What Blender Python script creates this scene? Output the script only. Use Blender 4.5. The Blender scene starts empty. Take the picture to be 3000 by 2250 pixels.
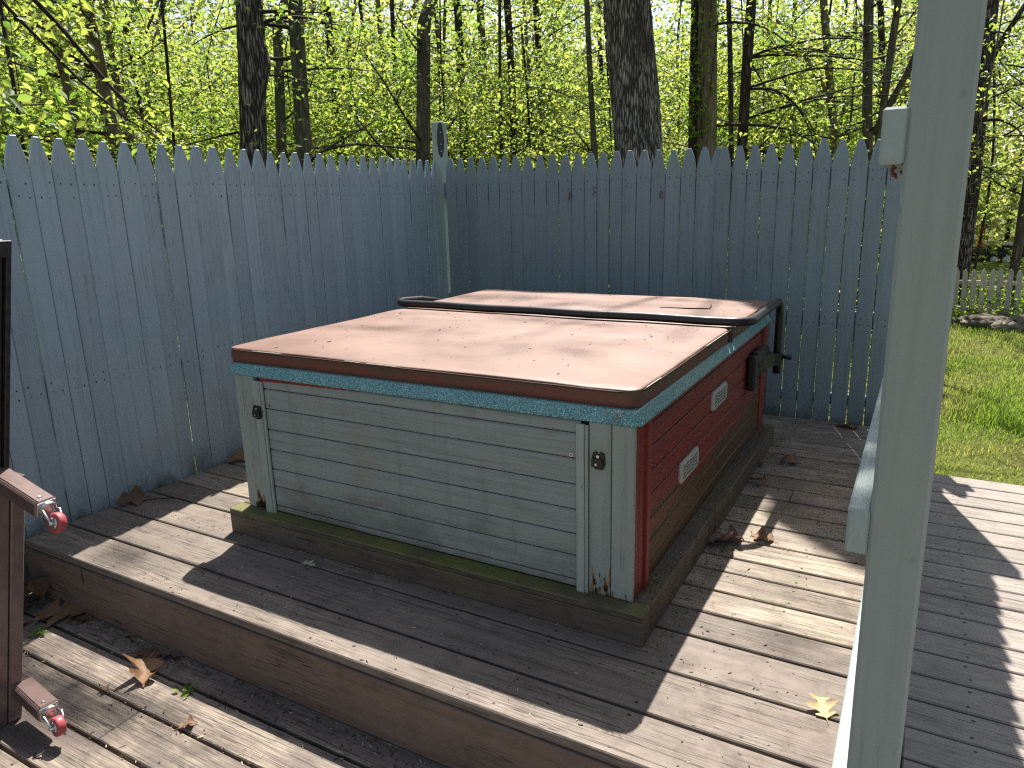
import bpy, bmesh, math, random
import numpy as np
from mathutils import Vector, Matrix, noise as mnoise

SC = bpy.context.scene
COL = SC.collection
rng = np.random.default_rng(7)
random.seed(11)
SUN = (0.213, -0.614)          # horizontal run of a shadow per metre of height

# ------------------------------------------------------------------ helpers
def norm(a):
    return a / np.maximum(np.linalg.norm(a, axis=-1, keepdims=True), 1e-9)

class MB:
    """collects shapes into ONE mesh object"""
    def __init__(s):
        s.v, s.f, s.mi, s.r, s.sm = [], [], [], [], []
    def add(s, vs, fs, mat=0, rnd=0.0, smooth=False, M=None):
        n = len(s.v)
        for p in vs:
            s.v.append(tuple(M @ Vector(p)) if M is not None else tuple(p))
        for f in fs:
            s.f.append(tuple(i + n for i in f)); s.mi.append(mat); s.r.append(rnd); s.sm.append(smooth)
        return s
    def box(s, x0, x1, y0, y1, z0, z1, c=0.003, mat=0, rnd=0.0, M=None):
        X, Y, Z = (x0, x1), (y0, y1), (z0, z1)
        c = min(c, (x1-x0)*.45, (y1-y0)*.45, (z1-z0)*.45)
        vs, idx = [], {}
        for i in (0, 1):
            for j in (0, 1):
                for k in (0, 1):
                    sx, sy, sz = (1, -1)[i], (1, -1)[j], (1, -1)[k]
                    for a in range(3):
                        p = [X[i] + sx*c, Y[j] + sy*c, Z[k] + sz*c]
                        p[a] = (X[i], Y[j], Z[k])[a]
                        idx[i, j, k, a] = len(vs); vs.append(p)
        fs = []
        g = lambda i, j, k, a: idx[i, j, k, a]
        for b in (0, 1):
            q = [g(b, 0, 0, 0), g(b, 1, 0, 0), g(b, 1, 1, 0), g(b, 0, 1, 0)]; fs.append(q if b else q[::-1])
            q = [g(0, b, 0, 1), g(0, b, 1, 1), g(1, b, 1, 1), g(1, b, 0, 1)]; fs.append(q if b else q[::-1])
            q = [g(0, 0, b, 2), g(1, 0, b, 2), g(1, 1, b, 2), g(0, 1, b, 2)]; fs.append(q if b else q[::-1])
        for a in (0, 1):
            for b in (0, 1):
                q = [g(a, b, 0, 0), g(a, b, 1, 0), g(a, b, 1, 1), g(a, b, 0, 1)]; fs.append(q if (a ^ b) else q[::-1])
                q = [g(a, 0, b, 0), g(a, 1, b, 0), g(a, 1, b, 2), g(a, 0, b, 2)]; fs.append(q[::-1] if (a ^ b) else q)
                q = [g(0, a, b, 1), g(1, a, b, 1), g(1, a, b, 2), g(0, a, b, 2)]; fs.append(q if (a ^ b) else q[::-1])
        for i in (0, 1):
            for j in (0, 1):
                for k in (0, 1):
                    q = [g(i, j, k, 0), g(i, j, k, 1), g(i, j, k, 2)]
                    fs.append(q if (i + j + k) % 2 else q[::-1])
        return s.add(vs, fs, mat, rnd, False, M)
    def tube(s, path, rad, seg=8, mat=0, rnd=0.0, caps=True, smooth=True):
        P = np.array(path, float); n = len(P)
        R = np.broadcast_to(np.array(rad, float), (n,))
        T = np.gradient(P, axis=0); T = norm(T)
        up = np.array([0., 0., 1.]) if abs(T[0][2]) < .9 else np.array([1., 0., 0.])
        vs = []; U = norm(np.cross(T[0], up))
        for i in range(n):
            U = U - T[i] * (U @ T[i]); U = U / max(np.linalg.norm(U), 1e-9)
            W = np.cross(T[i], U)
            for k in range(seg):
                a = 2*math.pi*k/seg
                vs.append(P[i] + R[i]*(math.cos(a)*U + math.sin(a)*W))
        fs = [(i*seg+k, i*seg+(k+1) % seg, (i+1)*seg+(k+1) % seg, (i+1)*seg+k) for i in range(n-1) for k in range(seg)]
        s.add(vs, fs, mat, rnd, smooth)
        if caps:
            m = len(s.v) - len(vs)
            s.f += [tuple(m+k for k in range(seg))[::-1], tuple(m+(n-1)*seg+k for k in range(seg))]
            s.mi += [mat]*2; s.r += [rnd]*2; s.sm += [False]*2
        return s
    def prism(s, poly, fn, d0, d1, mat=0, rnd=0.0):
        """poly: 2-D outline (counter clockwise), fn(u,v,d)->xyz"""
        n = len(poly)
        vs = [fn(u, v, d0) for u, v in poly] + [fn(u, v, d1) for u, v in poly]
        fs = [tuple(range(n))[::-1], tuple(range(n, 2*n))]
        fs += [(i, (i+1) % n, n+(i+1) % n, n+i) for i in range(n)]
        return s.add(vs, fs, mat, rnd)
    def loops(s, rings, close0=True, close1=True, mat=0, smooth=True, rnd=0.0):
        m = len(rings[0]); vs = [p for r in rings for p in r]
        fs = [(i*m+k, i*m+(k+1) % m, (i+1)*m+(k+1) % m, (i+1)*m+k) for i in range(len(rings)-1) for k in range(m)]
        s.add(vs, fs, mat, rnd, smooth)
        b = len(s.v) - len(vs)
        if close0: s.f.append(tuple(b+k for k in range(m))[::-1]); s.mi.append(mat); s.r.append(rnd); s.sm.append(False)
        if close1: s.f.append(tuple(b+(len(rings)-1)*m+k for k in range(m))); s.mi.append(mat); s.r.append(rnd); s.sm.append(smooth)
        return s
    def build(s, name, mats, parent=None):
        me = bpy.data.meshes.new(name)
        me.from_pydata(s.v, [], s.f)
        if not isinstance(mats, (list, tuple)): mats = [mats]
        for m in mats: me.materials.append(m)
        me.polygons.foreach_set('material_index', s.mi)
        me.polygons.foreach_set('use_smooth', s.sm)
        at = me.attributes.new('rnd', 'FLOAT', 'FACE'); at.data.foreach_set('value', s.r)
        me.update()
        bm = bmesh.new(); bm.from_mesh(me); bmesh.ops.recalc_face_normals(bm, faces=bm.faces); bm.to_mesh(me); bm.free()
        o = bpy.data.objects.new(name, me); COL.objects.link(o)
        attach(o, parent)
        return o

def attach(o, parent):
    """parts are modelled in world coordinates"""
    if parent is None: return
    o.parent = parent
    if parent.type == 'EMPTY': o.matrix_parent_inverse = Matrix.Translation(-parent.location)

def thing(name, label, cat, loc=(0, 0, 0), group=None):
    o = bpy.data.objects.new(name, None); COL.objects.link(o)
    o.location = loc; o.empty_display_size = .1
    o.matrix_world = Matrix.Translation(Vector(loc))
    o['label'] = label; o['category'] = cat
    if group: o['group'] = group
    return o
def tag(o, label, cat, group=None):
    o['label'] = label; o['category'] = cat
    if group: o['group'] = group
    return o
def kind(o, k): o['kind'] = k; return o

# ------------------------------------------------------------------ materials
class NT:
    def __init__(s, name):
        s.m = bpy.data.materials.new(name); s.m.use_nodes = True
        s.t = s.m.node_tree; s.t.nodes.clear()
        s.out = s.n('ShaderNodeOutputMaterial')
    def n(s, typ, **kw):
        nd = s.t.nodes.new(typ)
        for k, v in kw.items():
            if k == 'ins':
                for a, b in v.items():
                    if hasattr(b, 'is_output') or isinstance(b, bpy.types.NodeSocket): s.t.links.new(b, nd.inputs[a])
                    else: nd.inputs[a].default_value = b
            else: setattr(nd, k, v)
        return nd
    def coords(s, scale=(1, 1, 1), off=None, kind='Object'):
        tc = s.n('ShaderNodeTexCoord')
        mp = s.n('ShaderNodeMapping', ins={'Vector': tc.outputs[kind], 'Scale': scale})
        if off is not None: s.t.links.new(off, mp.inputs['Location'])
        return mp.outputs[0]
    def noise(s, vec, scale=5, det=4, rough=.55, dist=0.0):
        return s.n('ShaderNodeTexNoise', ins={'Vector': vec, 'Scale': scale, 'Detail': det, 'Roughness': rough, 'Distortion': dist}).outputs['Fac']
    def ramp(s, fac, stops):
        r = s.n('ShaderNodeValToRGB', ins={'Fac': fac}); e = r.color_ramp.elements
        while len(e) < len(stops): e.new(.5)
        for i, (p, c) in enumerate(stops):
            e[i].position = p; e[i].color = (*c, 1) if len(c) == 3 else c
        return r.outputs[0]
    def step(s, fac, a, b):
        return s.n('ShaderNodeMapRange', ins={'Value': fac, 'From Min': a, 'From Max': b}).outputs[0]
    def math(s, op, a, b=0.0, clamp=False):
        nd = s.n('ShaderNodeMath', operation=op, use_clamp=clamp)
        for i, q in enumerate((a, b)):
            if isinstance(q, (int, float)): nd.inputs[i].default_value = q
            else: s.t.links.new(q, nd.inputs[i])
        return nd.outputs[0]
    def mix(s, fac, a, b, blend='MIX'):
        nd = s.n('ShaderNodeMix', data_type='RGBA', blend_type=blend)
        for i, q in ((0, fac), (6, a), (7, b)):
            if isinstance(q, bpy.types.NodeSocket): s.t.links.new(q, nd.inputs[i])
            elif i == 0: nd.inputs[0].default_value = q
            else: nd.inputs[i].default_value = (*q, 1)
        return nd.outputs[2]
    def attr(s, name): return s.n('ShaderNodeAttribute', attribute_name=name).outputs['Fac']
    def vec_from(s, x): return s.n('ShaderNodeCombineXYZ', ins={0: x, 1: x, 2: x}).outputs[0]
    def sep(s, kind='Object'):
        tc = s.n('ShaderNodeTexCoord'); sp = s.n('ShaderNodeSeparateXYZ', ins={0: tc.outputs[kind]})
        return sp.outputs
    def fin(s, color, rough=.6, bump=None, bstr=.3, bdist=.01, spec=.4, metal=0.0, extra=None):
        p = s.n('ShaderNodeBsdfPrincipled')
        for k, q in (('Base Color', color), ('Roughness', rough), ('Specular IOR Level', spec), ('Metallic', metal)):
            if isinstance(q, bpy.types.NodeSocket): s.t.links.new(q, p.inputs[k])
            else: p.inputs[k].default_value = (*q, 1) if isinstance(q, tuple) else q
        if bump is not None:
            b = s.n('ShaderNodeBump', ins={'Height': bump, 'Strength': bstr, 'Distance': bdist})
            s.t.links.new(b.outputs[0], p.inputs['Normal'])
        for k, q in (extra or {}).items():
            p.inputs[k].default_value = q
        s.t.links.new(p.outputs[0], s.out.inputs[0])
        return s.m

def plain(name, col, rough=.5, metal=0.0, spec=.5, var=.25, scale=60):
    N = NT(name)
    f = N.noise(N.coords(), scale, 4)
    c = N.ramp(f, [(.3, tuple(x*(1-var) for x in col)), (.7, tuple(min(1, x*(1+var)) for x in col))])
    return N.fin(c, rough, f, .08, .002, spec, metal)

def painted_wood(name, col, axis=2, var=.12, chips=None, bs=.45, grainc=.75, rough=.55, mold=None, cracks=.7):
    """painted sawn timber, grain along `axis`"""
    N = NT(name)
    r = N.attr('rnd')
    off = N.vec_from(N.math('MULTIPLY', r, 37.0))
    sc = [34, 34, 34]; sc[axis] = 1.3
    g = N.noise(N.coords(tuple(sc), off), 1.0, 6, .65, .6)
    sc2 = [130, 130, 130]; sc2[axis] = 3.0
    fine = N.noise(N.coords(tuple(sc2), off), 1.0, 3, .6)
    blot = N.noise(N.coords((3, 3, 3), off), 1.0, 5, .6)
    c = N.ramp(g, [(.30, tuple(x*grainc for x in col)), (.46, col), (.75, tuple(min(1, x*1.1) for x in col))])
    c = N.mix(N.math('MULTIPLY', N.step(blot, .35, .75), var*2.2, True), c, tuple(x*.72 for x in col))
    # tone differs from board to board
    c = N.mix(N.math('MULTIPLY', N.math('FRACT', N.math('MULTIPLY', r, 7.31)), .40), c, tuple(x*.70 for x in col))
    # small knots and dings
    vor = N.n('ShaderNodeTexVoronoi', ins={'Vector': N.coords((16, 16, 9), off), 'Scale': 1.0})
    kn = N.math('SUBTRACT', 1.0, N.step(vor.outputs['Distance'], .02, .10), True)
    kn = N.math('MULTIPLY', kn, N.step(N.noise(N.coords((5, 5, 5), off), 1.0, 2), .52, .6), True)
    c = N.mix(N.math('MULTIPLY', kn, .55), c, tuple(x*.30 for x in col))
    # thin drying cracks
    sc3 = [75, 75, 75]; sc3[axis] = .9
    cr = N.noise(N.coords(tuple(sc3), off), 1.0, 2, .5)
    crk = N.math('MULTIPLY', N.math('SUBTRACT', 1.0, N.step(N.math('ABSOLUTE', N.math('SUBTRACT', cr, .5)), .004, .016), True),
                 N.step(N.noise(N.coords((4, 4, 4), off), 1.0, 2), .50, .60), True)
    c = N.mix(N.math('MULTIPLY', crk, cracks), c, tuple(x*.28 for x in col))
    crk = N.math('MULTIPLY', crk, min(1., cracks*1.4))
    h = N.math('ADD', g, N.math('MULTIPLY', fine, .35))
    h = N.math('SUBTRACT', h, N.math('MULTIPLY', N.math('MAXIMUM', crk, kn), 1.0))
    rg = rough
    if chips:
        ccol, lo, z0, z1 = chips       # bare rotten wood where paint fell, in a band z0..z1 of the board's foot
        z = N.sep()[2]
        sc4 = [26, 26, 26]; sc4[axis] = 6
        cf = N.noise(N.coords(tuple(sc4), off), 1.0, 4, .6)
        msk = N.step(N.math('ADD', cf, N.math('MULTIPLY', N.math('SUBTRACT', 1.0, N.step(z, z0, z1), True), .34)), lo, lo+.03)
        dk = N.noise(N.coords((60, 60, 20)), 1.0, 3)
        c = N.mix(msk, c, N.ramp(dk, [(.42, (.012, .008, .006)), (.56, ccol)]))
        h = N.math('SUBTRACT', h, N.math('MULTIPLY', msk, 1.2))
    if mold:
        mcol, mz0, mz1, lo = mold
        z = N.sep()[2]
        mf = N.noise(N.coords((7, 7, 7)), 1.0, 6, .7)
        mm = N.step(N.math('ADD', mf, N.math('MULTIPLY', N.math('SUBTRACT', 1.0, N.step(z, mz0, mz1), True), .45)), lo, lo+.35)
        c = N.mix(N.math('MULTIPLY', mm, .85), c, mcol)
    return N.fin(c, rg, h, bs, .004, .35)

def deck_wood(name, col, wear, wearcol, axis=0, wlo=.56, moss=0.0, mosscol=(.10, .115, .03), crack=1.0, dirt=.5, mosstop=False):
    N = NT(name)
    r = N.attr('rnd')
    off = N.vec_from(N.math('MULTIPLY', r, 53.0))
    sc = [2.2, 42, 42]
    if axis == 1: sc = [42, 2.2, 42]
    g = N.noise(N.coords(tuple(sc), off), 1.0, 7, .68, .8)
    sf = [8, 210, 60] if axis == 0 else [210, 8, 60]
    fine = N.noise(N.coords(tuple(sf), off), 1.0, 4, .7)
    c = N.ramp(g, [(.28, tuple(x*.62 for x in col)), (.47, col), (.72, tuple(min(1, x*1.22) for x in col))])
    tone = N.math('FRACT', N.math('MULTIPLY', r, 5.77))
    c = N.mix(N.math('MULTIPLY', tone, .38), c, tuple(x*.66 for x in col))
    # worn paint: bare wood streaks along the grain in patches
    big = N.noise(N.coords((2.6, 4.2, 3), off), 1.0, 4, .6)
    wm = N.math('MULTIPLY', N.step(big, wlo-.12, wlo+.12), N.step(N.math('ADD', N.math('MULTIPLY', g, .5), N.math('MULTIPLY', fine, .5)), .50-.1*wear, .56), True)
    wc = N.ramp(fine, [(.35, tuple(x*.55 for x in wearcol)), (.6, wearcol)])
    c = N.mix(N.math('MULTIPLY', wm, min(1., wear*1.3)), c, wc)
    # dark drying cracks along the grain
    sk = [1.1, 85, 40] if axis == 0 else [85, 1.1, 40]
    ck = N.noise(N.coords(tuple(sk), off), 1.0, 3, .55, .25)
    crk = N.math('SUBTRACT', 1.0, N.step(N.math('ABSOLUTE', N.math('SUBTRACT', ck, .5)), .003, .013), True)
    crk = N.math('MULTIPLY', crk, N.step(N.noise(N.coords((2, 5, 3), off), 1.0, 3), .47-.06*crack, .58), True)
    c = N.mix(N.math('MULTIPLY', crk, .85), c, (.012, .010, .009))
    # grime and splashes
    dt = N.noise(N.coords((9, 9, 9)), 1.0, 6, .72)
    c = N.mix(N.math('MULTIPLY', N.step(dt, .50, .72), dirt), c, tuple(x*.34 for x in col))
    spk = N.noise(N.coords((95, 120, 95)), 1.0, 2, .5)
    c = N.mix(N.math('MULTIPLY', N.step(spk, .66, .74), .35), c, (.30, .26, .21))
    if moss > 0:
        mm = N.math('MULTIPLY', N.step(N.noise(N.coords((3.2, 4.2, 3)), 1.0, 5, .62), .62-moss*.2, .80-moss*.2), N.step(fine, .38, .6), True)
        if mosstop:
            geo = N.n('ShaderNodeNewGeometry'); nz = N.n('ShaderNodeSeparateXYZ', ins={0: geo.outputs['Normal']}).outputs[2]
            mm = N.math('MAXIMUM', N.math('MULTIPLY', mm, .35), N.math('MULTIPLY', N.step(nz, .3, .7), N.step(N.noise(N.coords((3.2, 3.2, 3)), 1.0, 5, .62), .34, .56), True), True)
        c = N.mix(N.math('MULTIPLY', mm, .80), c, mosscol)
    h = N.math('ADD', N.math('MULTIPLY', g, 1.0), N.math('MULTIPLY', fine, .6))
    h = N.math('SUBTRACT', h, N.math('MULTIPLY', crk, 1.2))
    rr = N.n('ShaderNodeMapRange', ins={'Value': dt, 'From Min': .3, 'From Max': .7, 'To Min': .52, 'To Max': .78}).outputs[0]
    return N.fin(c, rr, h, .55, .004, .3)

def bark(name, dark, light, sx=22, sz=3.2, lo=.42, hi=.60, moss=None, bump=1.0, rough=.9):
    N = NT(name)
    r = N.n('ShaderNodeObjectInfo').outputs['Random']
    off = N.vec_from(N.math('MULTIPLY', r, 29.0))
    v = N.coords((sx, sx, sz), off)
    w = N.noise(v, 1.0, 5, .62, 1.1)
    vor = N.n('ShaderNodeTexVoronoi', feature='DISTANCE_TO_EDGE', ins={'Vector': N.coords((sx*1.1, sx*1.1, sz*1.1), off), 'Scale': 1.0, 'Randomness': 1.0}).outputs['Distance']
    k = N.math('ADD', N.math('MULTIPLY', w, .75), N.math('MULTIPLY', N.step(vor, .0, .32), .30))
    c = N.ramp(k, [(lo, dark), (hi, tuple((a+b)*.5 for a, b in zip(dark, light))), (hi+.18, light)])
    big = N.noise(N.coords((5, 5, 2.2), off), 1.0, 6, .72)
    c = N.mix(N.math('MULTIPLY', N.step(big, .48, .60), .82), c, dark)
    if moss:
        c = N.mix(N.math('MULTIPLY', N.step(N.noise(N.coords((3, 3, 1.5)), 1.0, 4), .5, .66), .6), c, moss)
    return N.fin(c, rough, k, bump, .03, .15)

def leaf_mat(name, c0, c1, t0, t1, trans=.5, spec=.22):
    N = NT(name)
    t = N.attr('tint')
    d = N.ramp(t, [(0, c0), (1, c1)]); tr = N.ramp(t, [(0, t0), (1, t1)])
    p = N.n('ShaderNodeBsdfPrincipled', ins={'Base Color': d, 'Roughness': .45, 'Specular IOR Level': spec})
    q = N.n('ShaderNodeBsdfTranslucent', ins={'Color': tr})
    mx = N.n('ShaderNodeMixShader', ins={0: trans, 1: p.outputs[0], 2: q.outputs[0]})
    N.t.links.new(mx.outputs[0], N.out.inputs[0])
    return N.m

M = {}
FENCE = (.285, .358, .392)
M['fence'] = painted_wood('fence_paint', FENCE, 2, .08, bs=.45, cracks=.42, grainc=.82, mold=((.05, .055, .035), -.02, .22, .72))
M['fence_shaded'] = painted_wood('fence_paint_shaded', (.195, .252, .268), 2, .08, bs=.45, cracks=.42, grainc=.82, mold=((.05, .055, .035), -.02, .22, .72))  # darker copy of the fence paint: the back fence's shade put into colour
M['fence_rail'] = painted_wood('fence_rail_paint', (.16, .2, .22), 0, .1)
M['post_paint'] = painted_wood('post_paint', (.262, .298, .280), 2, .11, bs=.2, grainc=.88, cracks=.2)
M['rail_paint'] = painted_wood('rail_paint', (.29, .345, .33), 1, .10, bs=.25, grainc=.90, cracks=.3)
M['corner_paint'] = painted_wood('corner_post_paint', (.29, .36, .345), 2, .12)
M['deck'] = deck_wood('deck_paint', (.165, .133, .108), .42, (.36, .29, .225), 0, .60, .0, crack=.6, dirt=.45)
M['deck_aisle'] = deck_wood('weathered_deck', (.198, .160, .126), .75, (.45, .37, .275), 0, .50, .35, crack=1.0, dirt=.5)
M['deck_low'] = deck_wood('worn_deck', (.150, .120, .100), .72, (.36, .29, .22), 0, .50, .0, crack=1.3, dirt=.6)
M['deck_side'] = deck_wood('side_deck_paint', (.270, .232, .202), .12, (.33, .27, .22), 0, .70, .0, crack=.35, dirt=.25)
M['riser'] = deck_wood('riser_paint', (.175, .120, .088), .25, (.25, .18, .13), 0, .62, .0, crack=.4, dirt=.45)
M['curb'] = deck_wood('curb_paint', (.112, .085, .064), .3, (.17, .135, .09), 0, .6, .6, (.150, .160, .034), crack=.5, dirt=.5, mosstop=True)
M['curb_y'] = deck_wood('curb_paint_side', (.115, .090, .068), .3, (.17, .135, .09), 1, .6, .7, (.105, .095, .036), crack=.5, dirt=.5)
M['nail'] = plain('nail_head', (.02, .017, .015), .6, .3)
M['dark'] = plain('dark_void', (.012, .011, .010), .9)
M['black'] = plain('black_plastic', (.012, .012, .013), .42, 0, .5)
M['foam'] = plain('black_foam', (.016, .016, .017), .38, 0, .45)
M['steel'] = plain('galvanised_steel', (.55, .55, .54), .32, .9)
M['vent'] = plain('vent_plastic', (.42, .42, .39), .45, 0, .5, .12)
M['slot'] = plain('vent_slot', (.10, .10, .095), .7)
M['brown_steel'] = plain('brown_steel', (.165, .112, .100), .30, .25, .6, .15, 25)
M['red_wheel'] = plain('red_urethane', (.36, .060, .070), .48, 0, .4, .2)
M['bright'] = plain('bare_wood_chip', (.62, .58, .48), .7)

def panel_grey():
    N = NT('tub_grey_panel')
    r = N.attr('rnd'); off = N.vec_from(N.math('MULTIPLY', r, 41.0))
    col = (.262, .288, .264)
    g = N.noise(N.coords((1.6, 30, 75), off), 1.0, 6, .62, 1.4)
    c = N.ramp(g, [(.30, tuple(x*.68 for x in col)), (.47, col), (.7, tuple(x*1.12 for x in col))])
    X, Y, Z = N.sep()
    # yellow water streak down the middle and grime at the foot
    wob = N.math('MULTIPLY', N.math('SUBTRACT', N.noise(N.coords((1, 1, 12)), 1.0, 5, .7), .5), .22)
    dx = N.math('ABSOLUTE', N.math('ADD', N.math('ADD', X, 1.325), wob))
    st = N.math('SUBTRACT', 1.0, N.step(dx, .010, .10), True)
    st = N.math('MULTIPLY', st, N.math('MULTIPLY', N.step(Z, .22, .40), N.math('SUBTRACT', 1.0, N.step(Z, .56, .70), True)), True)
    st = N.math('MULTIPLY', st, N.step(N.noise(N.coords((60, 10, 5)), 1.0, 4, .7), .30, .62), True)
    c = N.mix(N.math('MULTIPLY', st, .38), c, (.28, .225, .125))
    s2 = N.step(N.noise(N.coords((13, 1, 1.2)), 1.0, 5, .7), .55, .80)
    c = N.mix(N.math('MULTIPLY', s2, .55), c, (.14, .118, .080))
    gr = N.math('ADD', N.noise(N.coords((5, 5, 9)), 1.0, 6, .7), N.math('MULTIPLY', N.math('SUBTRACT', 1.0, N.step(Z, .08, .38), True), .34))
    c = N.mix(N.math('MULTIPLY', N.step(gr, .58, .95), .75), c, (.110, .092, .064))
    ch = N.noise(N.coords((24, 24, 24)), 1.0, 2, .4)
    c = N.mix(N.step(ch, .772, .78), c, (.36, .25, .18))
    return N.fin(c, .5, g, .5, .004, .35)
M['panel'] = panel_grey()
M['corner'] = painted_wood('tub_corner_paint', (.295, .328, .292), 2, .08, chips=((.30, .15, .05), .79, .12, .34), bs=.55)
M['batten'] = painted_wood('tub_batten_paint', (.33, .365, .325), 2, .05, bs=.25, grainc=.9)
def panel_red():
    N = NT('tub_red_panel')
    r = N.attr('rnd'); off = N.vec_from(N.math('MULTIPLY', r, 41.0))
    col = (.20, .022, .022)
    g = N.noise(N.coords((30, 1.6, 75), off), 1.0, 6, .62, 1.2)
    c = N.ramp(g, [(.30, tuple(x*.66 for x in col)), (.47, col), (.7, tuple(x*1.18 for x in col))])
    X, Y, Z = N.sep()
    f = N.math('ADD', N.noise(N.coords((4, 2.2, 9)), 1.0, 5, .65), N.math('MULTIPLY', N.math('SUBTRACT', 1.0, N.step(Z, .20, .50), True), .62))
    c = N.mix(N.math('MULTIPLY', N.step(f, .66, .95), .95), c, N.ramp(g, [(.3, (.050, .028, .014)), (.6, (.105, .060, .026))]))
    sp = N.noise(N.coords((75, 75, 75)), 1.0, 2, .4)
    c = N.mix(N.math('MULTIPLY', N.step(sp, .74, .76), .6), c, (.45, .38, .36))
    return N.fin(c, .5, g, .45, .004, .35)
M['red'] = panel_red()
M['red_corner'] = painted_wood('tub_red_corner_paint', (.235, .030, .026), 2, .10, chips=((.16, .07, .03), .84, .10, .36), bs=.4, mold=((.085, .05, .02), .08, .36, .86))
def rim_mat():
    N = NT('turquoise_acrylic')
    sp = N.noise(N.coords(), 190, 3, .85)
    c = N.ramp(sp, [(.34, (.016, .095, .105)), (.47, (.055, .20, .21)), (.55, (.20, .39, .38)), (.64, (.48, .60, .55))])
    d = N.noise(N.coords((6, 6, 20)), 1.0, 5, .7)
    c = N.mix(N.math('MULTIPLY', N.step(d, .5, .8), .35), c, (.05, .07, .06))
    return N.fin(c, .35, sp, .12, .002, .5)
M['rim'] = rim_mat()
def vinyl():
    N = NT('rust_red_vinyl')
    X, Y, Z = N.sep()
    big = N.noise(N.coords((1.5, 2.2, 2)), 1.0, 4, .6)
    c = N.ramp(big, [(.3, (.150, .080, .058)), (.7, (.222, .127, .094))])
    geo = N.n('ShaderNodeNewGeometry'); nz = N.n('ShaderNodeSeparateXYZ', ins={0: geo.outputs['Normal']}).outputs[2]
    side = N.math('SUBTRACT', 1.0, N.step(nz, .35, .8), True)
    c = N.mix(side, c, (.165, .050, .034))       # sides take a darker, redder colour
    gr = N.noise(N.coords((70, 70, 9)), 1.0, 5, .75)
    zz = N.step(Z, .890, .918)
    pat = N.noise(N.coords((3.2, 3.2, 1)), 1.0, 4, .6)
    gm = N.math('MULTIPLY', side, N.step(N.math('ADD', N.math('ADD', N.math('MULTIPLY', gr, .7), N.math('MULTIPLY', zz, .20)), N.math('MULTIPLY', pat, .45)), .575, .70), True)
    c = N.mix(N.math('MULTIPLY', gm, .92), c, (.095, .070, .042))
    spk = N.noise(N.coords((34, 34, 34)), 1.0, 2, .4)
    c = N.mix(N.math('MULTIPLY', N.step(spk, .70, .74), .5), c, (.13, .06, .05))
    fine = N.noise(N.coords((220, 220, 220)), 1.0, 3, .6)
    soft = N.noise(N.coords((3.5, 6, 4)), 1.0, 3, .5)
    h = N.math('ADD', N.math('MULTIPLY', fine, .06), N.math('MULTIPLY', soft, 1.0))
    return N.fin(c, N.n('ShaderNodeMapRange', ins={'Value': big, 'From Min': .3, 'From Max': .7, 'To Min': .44, 'To Max': .60}).outputs[0], h, .16, .03, .45)
M['vinyl'] = vinyl()
M['vinyl_dark'] = plain('seam_vinyl', (.075, .026, .020), .6, 0, .4, .4, 120)
M['thread'] = plain('frayed_thread', (.23, .19, .13), .9)
M['bark_oak'] = bark('bark_furrowed', (.030, .025, .022), (.38, .33, .295), 34, 4.0, .45, .62, None, 1.0)
M['bark_big'] = bark('bark_shaggy', (.040, .034, .028), (.47, .415, .35), 52, 6.5, .42, .60, None, 1.0)
M['bark_grey'] = bark('bark_grey', (.060, .052, .038), (.235, .205, .145), 20, 3.5, .40, .66, (.055, .06, .025), .7)
M['bark_tan'] = bark('bark_tan', (.105, .078, .054), (.29, .225, .155), 18, 2.5, .36, .66, None, .6)
M['bark_dark'] = bark('bark_dark', (.030, .022, .018), (.150, .112, .088), 24, 4.0, .42, .7, None, .8)
M['twig'] = plain('twig_bark', (.030, .024, .019), .9, 0, .2)
M['leaf'] = leaf_mat('spring_leaf', (.050, .095, .020), (.150, .185, .048), (.15, .30, .032), (.60, .66, .115), .53)
M['leaf_far'] = leaf_mat('far_leaf', (.070, .115, .035), (.200, .215, .080), (.21, .35, .055), (.70, .70, .19), .54)
M['leaf_vine'] = leaf_mat('vine_leaf', (.045, .10, .012), (.09, .14, .015), (.22, .42, .02), (.42, .55, .04), .5)
M['dry'] = None
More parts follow.
